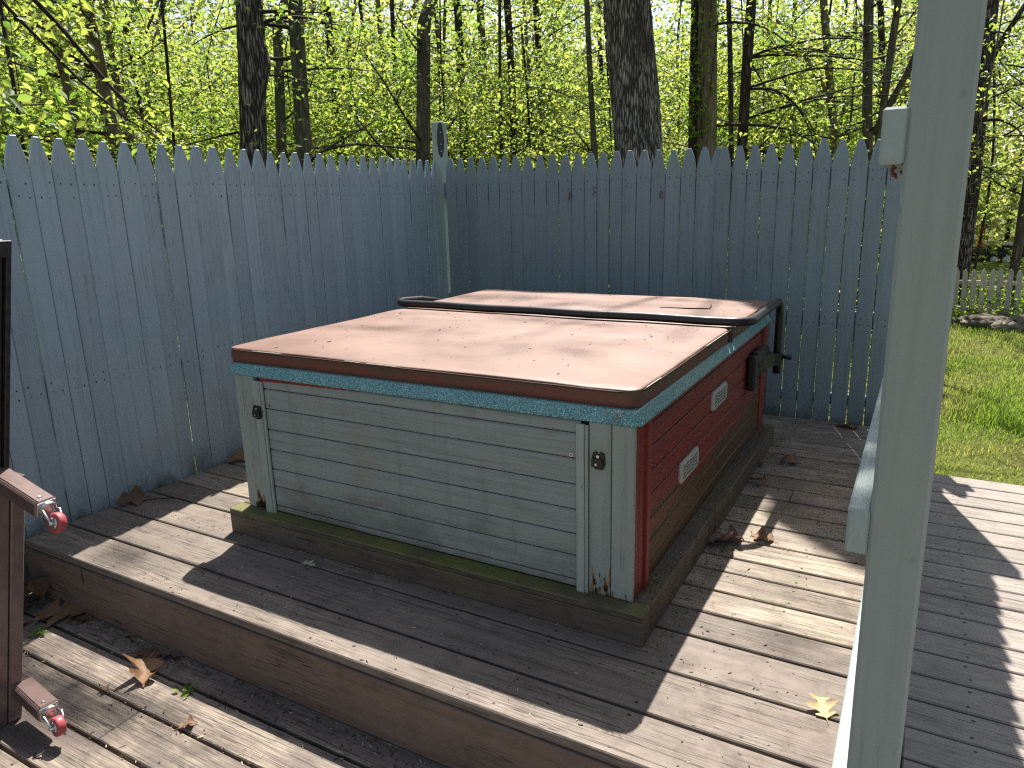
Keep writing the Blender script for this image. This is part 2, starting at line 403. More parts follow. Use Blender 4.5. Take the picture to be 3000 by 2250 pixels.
# ------------------------------------------------------------------ leaf clouds
def leaf_mesh(name, C, L, mats, parent, seed=0, droop=.55, tilt=.75, tint=None, wide=.27, detail=False):
    """C: (n,3) stems, L: (n,) lengths -> one mesh of folded, pointed leaves"""
    rg = np.random.default_rng(seed); n = len(C)
    if n == 0: C = np.zeros((1, 3)); L = np.array([.01]); n = 1
    a = rg.uniform(0, 2*np.pi, n)
    d = norm(np.stack([np.cos(a), np.sin(a), -rg.uniform(-.25, droop*2, n)], -1))
    up = norm(rg.normal(0, tilt, (n, 3)) + np.array([0, 0, 1.]))
    s = norm(np.cross(d, up)); nn = np.cross(s, d)
    L = L[:, None]
    w = wide*rg.uniform(.8, 1.2, (n, 1)); fold = rg.uniform(.04, .16, (n, 1))
    if detail:
        k = 6
        V = np.stack([C, C+d*L*.28+s*L*w*.92+nn*L*fold*.8, C+d*L*.62+s*L*w*.85+nn*L*fold*.5,
                      C+d*L-nn*L*.10, C+d*L*.62-s*L*w*.85+nn*L*fold*.5, C+d*L*.28-s*L*w*.92+nn*L*fold*.8], 1)
        quads = np.array([[0, 1, 2, 3], [0, 3, 4, 5]])
    else:
        k = 4
        V = np.stack([C, C+d*L*.42+s*L*w+nn*L*fold, C+d*L-nn*L*.06, C+d*L*.42-s*L*w+nn*L*fold], 1)
        quads = np.array([[0, 1, 2], [0, 2, 3]])
    V = V.reshape(-1, 3)
    q = quads.shape[1]
    F = (np.arange(n)[:, None, None]*k + quads[None]).reshape(-1, q)
    me = bpy.data.meshes.new(name)
    me.vertices.add(len(V)); me.vertices.foreach_set('co', V.astype(np.float32).ravel())
    me.loops.add(F.size); me.loops.foreach_set('vertex_index', F.astype(np.int32).ravel())
    me.polygons.add(len(F)); me.polygons.foreach_set('loop_start', np.arange(len(F), dtype=np.int32)*q)
    me.polygons.foreach_set('loop_total', np.full(len(F), q, dtype=np.int32))
    me.update(calc_edges=True)
    if tint is None: tint = rg.uniform(0, 1, n)
    x_, y_, z_ = C[:, 0], C[:, 1], C[:, 2]      # clump tint paints shaded and sunlit sprays into the colour
    tint = tint + .30*np.sin(2.3*x_+2*np.sin(1.7*y_+z_))*np.sin(2.6*z_+1.4*np.sin(1.9*x_)+y_)
    at = me.attributes.new('tint', 'FLOAT', 'POINT'); at.data.foreach_set('value', np.repeat(np.clip(tint, 0, 1), k).astype(np.float32))
    me.materials.append(mats)
    o = bpy.data.objects.new(name, me); COL.objects.link(o)
    attach(o, parent)
    return o

def clear_of_deck(C, rg, keep=.02):
    """spring canopy is open to the south-facing deck: drop leaves whose shadow would land there"""
    bad = np.zeros(len(C), bool)
    for z in (0.0, .95):
        h = C[:, 2] - z
        X = C[:, 0] + SUN[0]*h; Y = C[:, 1] + SUN[1]*h
        bad |= (X > -3.0) & (X < 2.6) & (Y > -3.2) & (Y < 2.75)
    h = C[:, 2]+.45; X = C[:, 0] + SUN[0]*h; Y = C[:, 1] + SUN[1]*h
    lawn = (X > .6) & (X < 4.5) & (Y > 2.2) & (Y < 11.6)
    q = rg.uniform(0, 1, len(C))
    sx = (C[:, 0]-.754)/(C[:, 1]+2.23); sz = (C[:, 2]-1.58)/(C[:, 1]+2.23)
    lane = (C[:, 1] > 3) & (sx > .030) & (sx < .098) & (sz > -.095) & (sz < -.030)      # the open view to the yard
    return (~bad | (q < keep)) & (~lawn | (q < .12)) & ~lane
def path_clear(path):
    """True when a bough throws no shadow on the deck"""
    C = np.array(path, float)
    for z in (0.0, .95):
        h = C[:, 2]-z; X = C[:, 0]+SUN[0]*h; Y = C[:, 1]+SUN[1]*h
        if ((X > -3.0) & (X < 2.6) & (Y > -3.2) & (Y < 2.75)).any(): return False
    return True

# ------------------------------------------------------------------ camera, light, sky
cam = bpy.data.cameras.new('camera'); co = bpy.data.objects.new('camera', cam); COL.objects.link(co)
yaw, pitch, roll = map(math.radians, (-29.62488777, 14.13983492, -1.48742824))
f = Vector((math.sin(yaw)*math.cos(pitch), math.cos(yaw)*math.cos(pitch), -math.sin(pitch)))
r = Vector((math.cos(yaw), -math.sin(yaw), 0)); u = r.cross(f)
r2 = math.cos(roll)*r + math.sin(roll)*u; u2 = -math.sin(roll)*r + math.cos(roll)*u
CAM = Vector((.75400919, -2.23036943, 1.58180184))
co.matrix_world = Matrix(((r2.x, u2.x, -f.x, CAM.x), (r2.y, u2.y, -f.y, CAM.y), (r2.z, u2.z, -f.z, CAM.z), (0, 0, 0, 1)))
cam.sensor_width = 36; cam.sensor_fit = 'HORIZONTAL'; cam.lens = 2124.62/3000*36
cam.clip_start = .05; cam.clip_end = 2000
SC.camera = co

sun = bpy.data.lights.new('sun', 'SUN'); so = bpy.data.objects.new('sun', sun); COL.objects.link(so)
sun.energy = 5.0; sun.angle = math.radians(.53); sun.color = (1.0, .955, .88)
so.rotation_euler = Vector((SUN[0], SUN[1], -1)).to_track_quat('-Z', 'Y').to_euler()
so.location = (-5, 15, 25)
W = bpy.data.worlds.new('World'); SC.world = W; W.use_nodes = True
wn = W.node_tree; bg = wn.nodes['Background']
sky = wn.nodes.new('ShaderNodeTexSky'); sky.sky_type = 'NISHITA'; sky.sun_disc = False
sky.sun_elevation = math.radians(57); sky.sun_rotation = math.radians(-19.1)
sky.air_density = 1.0; sky.dust_density = 1.5; sky.ozone_density = 1.0
hs = wn.nodes.new('ShaderNodeHueSaturation'); hs.inputs['Saturation'].default_value = .72
wn.links.new(sky.outputs[0], hs.inputs['Color']); wn.links.new(hs.outputs[0], bg.inputs[0]); bg.inputs[1].default_value = .080
SC.view_settings.view_transform = 'Standard'; SC.view_settings.look = 'None'
SC.view_settings.exposure = 1.20; SC.view_settings.gamma = 1
SC.cycles.use_denoising = False
SC.cycles.use_adaptive_sampling = False
SC.cycles.filter_width = 1.2
SC.cycles.max_bounces = 8; SC.cycles.transparent_max_bounces = 8
SC.cycles.sample_clamp_indirect = 6

# ================================================================== ground
def ground():
    N = NT('ground')
    g = N.noise(N.coords((1, 1, 1)), 2.2, 8, .65)
    fine = N.noise(N.coords((1, 1, 1)), 45, 5, .7)
    lit = N.ramp(N.math('ADD', N.math('MULTIPLY', g, .5), N.math('MULTIPLY', fine, .5)), [(.36, (.050, .040, .022)), (.48, (.090, .105, .022)), (.58, (.115, .140, .028)), (.70, (.190, .165, .080))])
    return N.fin(lit, .9, fine, .8, .03, .1)
gm = ground()
mb = MB(); S = 400
xs = [-S, -60, -20, -8, -3.6, 0, 2, 6, 20, 60, S]; ys = [-S, -60, -12, -4, 0, 3, 6, 10, 16, 30, 60, S]
vs = [(x, y, -.42 - (.03 if y > 3 else 0) - .003*max(0, y-12)) for y in ys for x in xs]
nx = len(xs)
fs = [(j*nx+i, j*nx+i+1, (j+1)*nx+i+1, (j+1)*nx+i) for j in range(len(ys)-1) for i in range(nx-1)]
o = mb.add(vs, fs).build('ground', gm); kind(o, 'structure')

# ================================================================== decks
def boards_x(name, ys, gap, x0, x1, z, th, mats, cuts=None, seed=0, xe=None, kindm=0, nails=None):
    """boards running along x between the successive edges in ys"""
    rr = random.Random(seed); mb = MB()
    for i in range(len(ys)-1):
        a, b = ys[i]+gap*.5, ys[i+1]-gap*.5
        cs = [x0 + (rr.uniform(-.004, .004))] + list((cuts or {}).get(i, [])) + [x1]
        for j in range(len(cs)-1):
            dz = rr.uniform(-.0015, .0015)
            xa = cs[j] + (.002 if j else 0); xb = cs[j+1] - .002
            mb.box(xa, xb, a, b, z-th+dz, z+dz, .004, kindm(i, xa) if callable(kindm) else kindm, rr.random())
            if nails:
                for xn in nails:
                    if xa+.02 < xn < xb-.02:
                        for yn in (a+.028, b-.028):
                            xx, yy = xn+rr.uniform(-.012, .012), yn+rr.uniform(-.006, .006); r_ = rr.uniform(.0035, .005)
                            mb.add([(xx+r_*1.3*math.cos(t*math.pi/3), yy+r_*math.sin(t*math.pi/3), z+dz+.0012) for t in range(6)], [tuple(range(6))], 2, 0)
    return mb
ys = [-.545, -.325, -.085, .158, .337, .515, .69, .83, 1.02, 1.225, 1.41, 1.59, 1.765, 1.945, 2.145, 2.335, 2.475, 2.635, 2.875, 3.075, 3.185]
up = boards_x('upper_deck', ys, .014, -3.041, .712, 0, .038, None, seed=3,
              kindm=lambda i, x: 1 if (i >= 4) else 0, nails=[-2.75, -2.35, -1.94, -1.54, -1.13, -.73, -.32, .08, .42], cuts={7: [-.6], 11: [.25], 15: [-.9]})
up.box(-3.040, .705, -.535, 3.17, -.33, -.06, .002, 3)           # framing under the boards
kind(up.build('upper_deck', [M['deck'], M['deck_aisle'], M['nail'], M['dark']]), 'structure')
# riser
mb = MB(); mb.box(-3.041, .712, -.548, -.510, -.284, -.0385, .004, 0, .31)
mb.box(-3.03, -2.55, -.5565, -.5485, -.12, -.04, .003, 0, .8)
ris = mb.build('deck_riser', M['riser']); kind(ris, 'structure')
# lower deck
yl = [-.51]; 
for q in (-.673, -.853, -1.035, -1.215): yl.append(q)
while yl[-1] > -5.2: yl.append(yl[-1]-.181)
yl = yl[::-1]; n = len(yl)-1
cuts = {n-3: [-1.72], n-2: [-2.43, .2], n-4: [-2.9, -.6], n-5: [-1.2], n-6: [-2.2]}
lo = boards_x('lower_deck', yl, .015, -3.4, .70, -.286, .035, None, seed=8, cuts={n-3: [-1.71], n-2: [-.3], n-4: [-.9], n-6: [-2.2]}, nails=[-2.9, -2.38, -1.85, -1.4, -.9, -.45, 0, .4])
lo.box(-3.4, .70, -5.2, -.52, -.40, -.335, .002, 3)
kind(lo.build('lower_deck', [M['deck_low'], M['deck_low'], M['nail'], M['dark']]), 'structure')
# side deck
ysd = [2.368 - .1487*i for i in range(0, 40)][::-1]
sd = boards_x('side_deck', ysd, .010, .842, 7.0, .0, .028, None, seed=21, nails=[1.02, 1.43, 1.84, 2.25, 2.6])
sd.box(.842, 7.0, ysd[0]+.01, 2.35, -.40, -.034, .002, 3)
kind(sd.build('side_deck', [M['deck_side'], M['deck_side'], M['nail'], M['dark']]), 'structure')

# ================================================================== fences
def picket_outline(w, z0, z1, rr):
    tp = rr.uniform(.022, .031); sh = rr.uniform(.148, .170); cv = rr.uniform(.003, .008)
    dx = rr.uniform(-.004, .004)
    h = w/2
    L = [(-h, z0), (h, z0), (h, z1-sh)]
    for k in (1, 2, 3):
        t = k/4
        L.append((h+(tp/2-h)*t + cv*math.sin(math.pi*t), z1-sh*(1-t)))
    L += [(tp/2+dx, z1), (-tp/2+dx, z1)]
    for k in (3, 2, 1):
        t = k/4
        L.append((-h-(tp/2-h)*t - cv*math.sin(math.pi*t), z1-sh*(1-t)))
    L.append((-h, z1-sh))
    return L
def make_picket(parent, axis, pos, plane, z0, z1, w, rr, inward, lean=0.0, mat='fence'):
    mb = MB(); out = picket_outline(w, z0, z1, rr); n = len(out)
    off = rr.uniform(-.0045, .0035)-.002*inward; tw = rr.uniform(-.006, .006)
    rn = rr.random()
    def P(u_, z, d):
        uu = pos + u_ + lean*(z-z0)
        dd = plane + off + d + tw*u_/w*2
        return (uu, dd, z) if axis == 'x' else (dd, uu, z)
    c = .0040; t = .017
    # body with a small rounded arris on the seen side
    ins = []
    for i, (a, b) in enumerate(out):
        cx, cz = 0, (z0+z1)/2
        ins.append((a*(1-2*c/w), b - (c if b > z1-.01 else (-c if b < z0+.01 else 0))))
    s = inward
    rings = [[P(a, b, -s*t) for a, b in out], [P(a, b, -s*c) for a, b in out], [P(a, b, 0) for a, b in ins]]
    mb.loops(rings, True, True, 0, False, rn)
    # nail heads over the rails
    for zr in (1.66, 1.725, .70, .745):
        for du in (-.026, .024):
            if rr.random() < .8:
                uu = du + rr.uniform(-.006, .006); zz = zr + rr.uniform(-.006, .006); r_ = rr.uniform(.0022, .0042)
                mb.add([P(uu + r_*math.cos(k*math.pi/3), zz + r_*1.4*math.sin(k*math.pi/3), s*.0012) for k in range(6)], [tuple(range(6))], 1, 0)
    return mb.build('picket', [M[mat], M['nail']], parent)

rr = random.Random(5)
lf = thing('picket_fence', 'blue grey picket fence on the left, running back from the step to the tall post', 'fence', (-3.05, 1.4, 0))
LT = [(-0.238, 1.945), (-0.13, 1.943), (-0.024, 1.942), (0.099, 1.947), (0.21, 1.94), (0.322, 1.942), (0.43, 1.944), (0.551, 1.944), (0.662, 1.945), (0.776, 1.945), (0.897, 1.946), (1.012, 1.942), (1.123, 1.943), (1.234, 1.944), (1.349, 1.936), (1.456, 1.937), (1.561, 1.942), (1.68, 1.942), (1.794, 1.945), (1.922, 1.941), (2.027, 1.945), (2.146, 1.943), (2.269, 1.948), (2.38, 1.942), (2.499, 1.95), (2.595, 1.943), (2.676, 1.945), (2.777, 1.942), (2.884, 1.944), (2.992, 1.942), (3.10, 1.942), (3.205, 1.94)]
LT = [(-1.24+.1115*i, 1.94) for i in range(9)] + LT
gl = {12: 1, 13: 1, 17: 1, 25: 1}
for i, (y, z) in enumerate(LT):
    nxt = LT[i+1][0]-y if i+1 < len(LT) else .11; prv = y-LT[i-1][0] if i else .11
    w = min(.125, max(.085, (nxt+prv)/2 - rr.choice([-.001, .001, .0018, .0025, .0035]))); y += (nxt-prv)/4
    make_picket(lf, 'y', y, -3.05, -.30 if y < -.52 else -.03-rr.uniform(0, .012), z, w, rr, 1, rr.uniform(-.0015, .0015))
for z0_, z1_ in ((1.62, 1.75), (.66, .79), (.12, .2)):
    MB().box(-3.115, -3.077, -1.3, 3.20, z0_, z1_, .003, 0, rr.random()).build('rail', M['fence_rail'], lf)

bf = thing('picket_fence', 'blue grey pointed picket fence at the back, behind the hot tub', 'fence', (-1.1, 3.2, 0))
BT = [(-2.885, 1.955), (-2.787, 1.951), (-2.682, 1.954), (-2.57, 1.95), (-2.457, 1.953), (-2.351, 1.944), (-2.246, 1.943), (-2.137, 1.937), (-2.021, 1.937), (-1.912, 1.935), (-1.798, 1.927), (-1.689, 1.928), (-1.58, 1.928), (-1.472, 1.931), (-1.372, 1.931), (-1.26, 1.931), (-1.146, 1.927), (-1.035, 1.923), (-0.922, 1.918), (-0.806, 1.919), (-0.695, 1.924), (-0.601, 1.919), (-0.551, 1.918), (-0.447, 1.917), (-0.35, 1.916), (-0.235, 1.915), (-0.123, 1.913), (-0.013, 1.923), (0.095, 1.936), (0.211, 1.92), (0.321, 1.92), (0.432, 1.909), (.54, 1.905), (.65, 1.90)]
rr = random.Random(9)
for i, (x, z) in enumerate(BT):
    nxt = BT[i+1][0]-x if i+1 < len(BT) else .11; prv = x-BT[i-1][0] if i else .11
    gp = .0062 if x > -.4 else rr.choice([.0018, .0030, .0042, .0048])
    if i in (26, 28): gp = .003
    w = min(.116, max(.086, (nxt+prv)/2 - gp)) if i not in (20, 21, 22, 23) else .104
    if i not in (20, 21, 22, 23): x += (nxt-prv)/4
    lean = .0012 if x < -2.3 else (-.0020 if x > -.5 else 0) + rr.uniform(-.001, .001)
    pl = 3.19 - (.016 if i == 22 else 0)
    make_picket(bf, 'x', x - lean*1.9, pl, -.03-rr.uniform(0, .012), z, w, rr, -1, lean, 'fence_shaded')
for z0_, z1_ in ((1.62, 1.75), (.67, .79), (.12, .2)):
    MB().box(-2.975, .74, 3.213, 3.251, z0_, z1_, .003, 0, rr.random()).build('rail', M['fence_rail'], bf)

# corner post, edge on to the deck, with a dark oval plate
cp = thing('corner_post', 'tall turquoise grey post with a black oval plate where the two fences meet', 'post', (-3.03, 3.26, -.4))
mb = MB(); Mx = Matrix.Translation((-3.030, 3.262, 0)) @ Matrix.Rotation(math.radians(3), 4, 'Z')
mb.box(-.050, .050, -.050, .050, -.40, 2.262, .006, 0, .3, Mx)
mb.build('post', M['corner_paint'], cp)
mb = MB(); ring = []
a0 = math.radians(38-90+47)
nrm = Vector((.66, -.751, 0)); tan = Vector((.751, .66, 0))
cpt = Vector((-3.030, 3.262, 2.11)) + nrm*.0665
for dd, sc in ((-.012, 1), (.004, 1), (.007, .9)):
    ring.append([tuple(cpt + nrm*dd + tan*(.029*sc*math.cos(t)) + Vector((0, 0, .145*sc*math.sin(t)))) for t in np.linspace(0, 2*math.pi, 24, endpoint=False)])
mb.loops(ring, True, True, 0, False)
pl = mb.build('oval_plate', M['black'], cp)
for dz in (.06, -.035, -.095):
    mb = MB(); mb.tube([cpt+nrm*.006+Vector((0, 0, dz)), cpt+nrm*.010+Vector((0, 0, dz))], .004, 8); mb.build('screw', M['steel'], pl)

# right-hand rail fence: post, three rails, pickets nailed on the far side of the rails
rf = thing('rail_fence', 'pale green grey post and rail fence on the right, seen end on', 'fence', (.76, -.88, -.3))
mb = MB()
sh = Matrix(((1, 0, -.008, 0), (0, 1, 0, 0), (0, 0, 1, 0), (0, 0, 0, 1)))
mb.box(.7235, .8105, -.92, -.833, -.30, 2.42, .006, 0, .77, sh)
mb.build('post', M['post_paint'], rf)
for z0_, z1_, rn in ((1.622, 1.707, .2), (.962, 1.047, .5), (.245, .332, .7)):
    m2 = MB(); dx = -.004 if z0_ > 1.5 else (0 if z0_ > .5 else .004)
    m2.box(.680+dx, .7155+dx, -.92, 2.48, z0_, z1_, .004, 0, rn)
    m2.build('rail', M['rail_paint'], rf)
rr = random.Random(31)
y = -.775
while y < 2.36:
    make_picket(rf, 'y', y, .7205, .03, 1.925+rr.uniform(-.006, .006), .106, rr, -1, 0)
    y += .1115
MB().box(.7205, .811, 2.400, 2.487, -.3, 2.02, .006, 0, .1).build('post', M['post_paint'], rf)

# brown insect nests stuck to the back fence and under the top rail
NM = plain('nest_brown', (.16, .055, .030), .9, 0, .1, .5, 200)
for i, (x, y, z, lab) in enumerate(((-1.745, 3.186, 1.615, 'small brown nest scrap on the back fence, left of the three'), (-1.545, 3.186, 1.65, 'small brown nest scrap on the back fence, middle of the three'),
                       (-1.005, 3.186, 1.60, 'small brown nest scrap on the back fence, right of the three'), (.704, -.90, 1.614, 'small brown nest tucked under the upper rail against the post'))):
    rr = random.Random(60+i); mb = MB()
    for k in range(9):
        c = Vector((x+rr.uniform(-.014, .012), y-rr.uniform(0, .010), z+rr.uniform(-.035, .025) if i < 3 else z+.006-rr.uniform(0, .012))); s_ = rr.uniform(.004, .009) if i < 3 else rr.uniform(.003, .006)
        mb.tube([c, c+Vector((rr.uniform(-1, 1), rr.uniform(-.5, .2), rr.uniform(-1, 1))).normalized()*s_*1.6], [s_*.7, s_*.3], 6)
    tag(mb.build('insect_nest', NM), lab, 'nest', 'brown insect nests')

# ================================================================== kerb frame round the tub
kc = thing('timber_kerb', 'mossy brown timber kerb framing the foot of the hot tub', 'kerb', (-1.08, 0, 0))
def kerb_beam(mb, x0, x1, y0, y1, rn, skirt=.030):
    mb.box(x0, x1, y0, y1, .0015, .096, .003, 0, rn)
    mb.box(x0+.0, x1, y0+.0, y1, .0975, .1265, .004, 0, rn+.13)
mb = MB(); kerb_beam(mb, -2.162, .0, 0, .088, .2); mb.build('beam', M['curb'], kc)
mb = MB(); kerb_beam(mb, -.088, .0, .0905, 1.02, .45); mb.box(-.088, .004, 1.024, 2.543, .0015, .1255, .004, 0, .7); mb.build('beam', M['curb_y'], kc)
mb = MB(); kerb_beam(mb, -2.162, -2.08, .0905, 2.543, .6); mb.build('beam', M['curb_y'], kc)
mb = MB(); kerb_beam(mb, -2.078, -.090, 2.46, 2.543, .9); mb.build('beam', M['curb'], kc)

# ================================================================== hot tub
tub = thing('hot_tub', 'old hot tub with grey plank front and dark red side under a brown cover', 'hot tub', (-1.08, 1.3, 0))
X0, X1, Y0, Y1 = -2.096, -.067, .072, 2.520
mb = MB(); mb.box(X0+.022, X1-.022, Y0+.022, Y1-.022, .02, .80, .002); mb.build('inner_shell', M['dark'], tub)
# grey front: planks with V grooves
mb = MB(); rr = random.Random(4)
zs = [.130, .161, .262, .352, .452, .553, .656, .754, .805]
for i in range(len(zs)-1):
    z1 = zs[i+1]-.0012
    mb.box(-1.912, -.275, Y0+.006, Y0+.0215, zs[i], z1-.0018, .0055, 0, rr.random())
for (x, z) in ((-1.878, .672), (-1.888, .205), (-.315, .668), (-.318, .195)):
    mb.tube([(x, Y0+.007, z), (x, Y0+.003, z)], [.0085, .0075], 10, 1); mb.tube([(x, Y0+.003, z), (x, Y0+.0024, z)], .0035, 8, 2)
mb.build('front_panel', [M['panel'], M['steel'], M['dark']], tub)
mb = MB(); mb.prism([(-1.93, .789), (-1.75, .794), (-1.45, .799), (-1.30, .804), (-1.30, .806), (-1.93, .806)], lambda p, q, d: (p, d, q), Y0+.0028, Y0+.0058, 0, .4); mb.build('paint_strip', M['red'], tub)
def corner_board(x0, x1, z0, rn, rot=None):
    mb = MB(); xm = (x0+x1)/2
    for a, b, hole in ((x0, xm-.0015, rot == 'b'), (xm+.0015, x1, rot == 'a')):
        if not hole: mb.box(a, b, Y0, Y0+.0215, z0, .806, .003, 0, rn+a)
        else:
            rj = random.Random(3); top = [(b, .806), (a, .806)]; n = 9; low = []
            for k in range(n+1):
                t = k/n; low.append((a+(b-a)*t, .152+.022*math.sin(3*t)+rj.uniform(-.008, .014)))
            mb.prism(low+[(b, .806), (a, .806)], lambda p, q, d: (p, d, q), Y0, Y0+.0215, 0, rn+a)
    return mb.build('corner_board', M['corner'], tub)
corner_board(X0, -1.965, .127, .2, 'a')
corner_board(-.2412, X1, .127, .6)
for x0, x1, z0, z1 in ((-1.962, -1.906, .112, .790), (-.2875, -.2425, .113, .795)):
    mb = MB(); mb.box(x0, x1-.012, Y0-.015, Y0+.004, z0, z1, .003, 0, .3+x0); mb.box(x1-.0115, x1, Y0-.009, Y0+.004, z0+.002, z1-.002, .002, 0, .5+x0)
    mb.build('batten', M['batten'], tub)
# red side
mb = MB(); rr = random.Random(14)
zs = [.130, .192, .290, .378, .478, .573, .673, .766, .806]
for i in range(len(zs)-1): mb.box(X1-.0215, X1-.006, .246, 2.365, zs[i], zs[i+1]-.0045, .0060, 0, rr.random())
mb.build('side_panel', M['red'], tub)
mb = MB(); mb.box(X1-.0215, X1, Y0+.0225, .130, .127, .806, .003, 0, .2); mb.box(X1-.0215, X1, .1325, .186, .129, .806, .003, 0, .5); mb.build('corner_board', M['red_corner'], tub)
mb = MB(); mb.box(X1-.02, X1+.012, .188, .222, .120, .800, .003, 0, .7); mb.box(X1-.02, X1+.006, .2235, .244, .125, .800, .003, 0, .9); mb.build('batten', M['red_corner'], tub)
mb = MB(); mb.box(X1-.0215, X1, 2.367, Y1, .127, .806, .003, 0, .35); mb.build('corner_board', M['red_corner'], tub)
# hidden sides
mb = MB()
for i in range(7): mb.box(X0, X0+.021, Y0+.024, Y1-.024, .13+.097*i, .225+.097*i, .003, 0, rr.random())
mb.build('side_panel', M['panel'], tub)
mb = MB()
for i in range(7): mb.box(X0+.024, X1-.024, Y1-.021, Y1, .13+.097*i, .225+.097*i, .003, 0, rr.random())
mb.build('back_panel', M['panel'], tub)
# turquoise rim: lip with a flared face
def rrect(x0, x1, y0, y1, r_, n=6, z=0.0):
    P = []
    for cx, cy, a0 in ((x1-r_, y0+r_, -90), (x1-r_, y1-r_, 0), (x0+r_, y1-r_, 90), (x0+r_, y0+r_, 180)):
        for k in range(n+1):
            a = math.radians(a0+90*k/n); P.append((cx+r_*math.cos(a), cy+r_*math.sin(a), z))
    return P
def off_ring(d, z, r_=.035): return rrect(-2.156+d, -.049-d, .072+d, 2.535-d, max(.006, r_-d), 6, z)
mb = MB()
mb.loops([off_ring(.10, .803), off_ring(.012, .803), off_ring(.0, .8075), off_ring(.0005, .816), off_ring(.022, .851), off_ring(.030, .856), off_ring(.20, .857)], False, False, 0, False)
mb.build('rim', M['rim'], tub)
# latches
def latch(x, z, Y0=Y0):
    L = thing_part = None
    mb = MB()
    out = [(-.020, .030), (-.006, .034), (-.005, .024), (.005, .024), (.006, .034), (.022, .030), (.025, .008), (.026, -.016), (.018, -.032), (-.012, -.033), (-.020, -.020), (-.025, -.004), (-.025, .010)]
    out = [(a, b) for a, b in out][::-1]
    mb.prism(out, lambda p, q, d: (x+p, Y0-d, z+q), -.001, .008)
    mb.box(x-.025, x+.020, Y0-.016, Y0-.008, z-.024, z+.010, .003)
    o = mb.build('latch', M['black'], tub)
    m2 = MB(); m2.tube([(x-.001, Y0-.008, z+.017), (x-.001, Y0-.0105, z+.017)], .006, 10); m2.tube([(x-.006, Y0-.016, z-.012), (x-.006, Y0-.017, z-.012)], .005, 10); m2.build('screw', M['steel'], o)
latch(-.202, .665); latch(-1.940, .640, Y0-.0152)
# grille vents on the red side
def vent(yc, zc):
    mb = MB(); w, h = .142, .047; rings = []
    for dx, ins in ((-.002, 0), (.007, 0), (.012, .004), (.013, .009)):
        rings.append([(X1-.006+dx, yc+px_, zc+pz) for px_, pz, _ in rrect(-w+ins, w-ins, -h+ins, h-ins, .026, 5)])
    mb.loops(rings, True, True, 0, False)
    o = mb.build('vent', M['vent'], tub)
    m2 = MB()
    for k in range(4):
        for j in range(5):
            if k in (0, 3) and j in (0, 4): pass
            zz = zc + .024 - k*.016; yy = yc - .092 + j*.045
            m2.box(X1+.0062, X1+.0078, yy-.0185, yy+.0185, zz-.0042+.003*math.sin(j*1.6), zz+.0042+.003*math.sin(j*1.6), .0006)
    m2.build('slots', M['slot'], o)
vent(.782, .430); vent(1.290, .620)

# ================================================================== cover
cv = thing('tub_cover', 'sun faded rust brown vinyl folding cover lying on the hot tub', 'cover', (-1.13, 1.35, .857))
def wave(x, y):
    return .006*mnoise.noise(Vector((x*2.1, y*2.6, 3.3))) + .0025*mnoise.noise(Vector((x*6, y*5, 8.1)))
def cover_panel(name, x0, x1, y0, y1, zlo, zt, seed, sag):
    mb = MB(); r_ = .05; n = 8
    def ring(ins, z, wv=0.0):
        # dense outline
        R = rrect(x0+ins, x1-ins, y0+ins, y1-ins, max(.012, r_-ins*.5), n)
        out = []
        for i in range(len(R)):
            a = R[i]; b = R[(i+1) % len(R)]
            L = math.hypot(a[0]-b[0], a[1]-b[1]); m = 14
            ks = m if (i % (n+1)) == n else 1
            for k in range(ks):
                t = k/ks; x = a[0]+(b[0]-a[0])*t; y = a[1]+(b[1]-a[1])*t
                out.append((x, y, z + wv*wave(x, y) + sag*.004*mnoise.noise(Vector((x*4, y*4, seed)))))
        return out
    rings = [ring(.03, zlo+.002), ring(.006, zlo), ring(.001, zlo+.012), ring(-.004, (zlo+zt)/2-.005, .4), ring(.002, zt-.012, .3), ring(-.002, zt-.007, .3), ring(.003, zt-.001, .4), ring(.010, zt+.001, .5)]
    H = min(x1-x0, y1-y0)/2 - .010
    for k in range(1, 14):
        t = k/14; rings.append(ring(.010+H*t, zt + .010*(1-(1-t)**2) + .002, .5+1.2*min(1, t*2)))
    yc = (y0+y1)/2; xa, xb = x0+(y1-y0)/2, x1-(y1-y0)/2
    rings.append([(min(xb, max(xa, p[0])), yc, rings[-1][0][2]*0+zt+.012+1.7*wave(min(xb, max(xa, p[0])), yc)) for p in rings[-1]])
    mb.loops(rings, True, False, 0, True)
    o = mb.build(name, M['vinyl'], cv)
    bm = bmesh.new(); bm.from_mesh(o.data); bmesh.ops.remove_doubles(bm, verts=bm.verts, dist=.0004); bmesh.ops.recalc_face_normals(bm, faces=bm.faces); bm.to_mesh(o.data); bm.free()
    return o
cover_panel('front_half', -2.182, -.075, .118, 1.488, .849, .926, 1.0, 1)
rh = cover_panel('rear_half', -2.182, -.075, 1.536, 2.577, .849, .926, 5.0, .5)
mb = MB(); mb.box(-2.170, -.086, 1.48, 1.545, .858, .878, .008); mb.box(-.093, -.078, 1.465, 1.548, .848, .912, .006)
mb.box(-.0775, -.070, 1.476, 1.500, .858, .920, .003); mb.box(-.0775, -.066, 1.508, 1.520, .850, .900, .003)
mb.build('hinge_flap', M['vinyl_dark'], cv)
mb = MB()
for yy in (.1155,):
    mb.tube([(x, yy-.001, .9165+.4*wave(x, yy)) for x in np.linspace(-2.13, -.13, 40)], .0032, 6)
mb.tube([(-.0725, y, .9165+.4*wave(-.07, y)) for y in np.linspace(.17, 1.45, 26)], .0032, 6)
mb.tube([(-.0725, y, .9165+.4*wave(-.07, y)) for y in np.linspace(1.57, 2.53, 22)], .0032, 6)
mb.build('piping', M['vinyl_dark'], cv)
mb = MB()   # bare foam showing where the seam has split
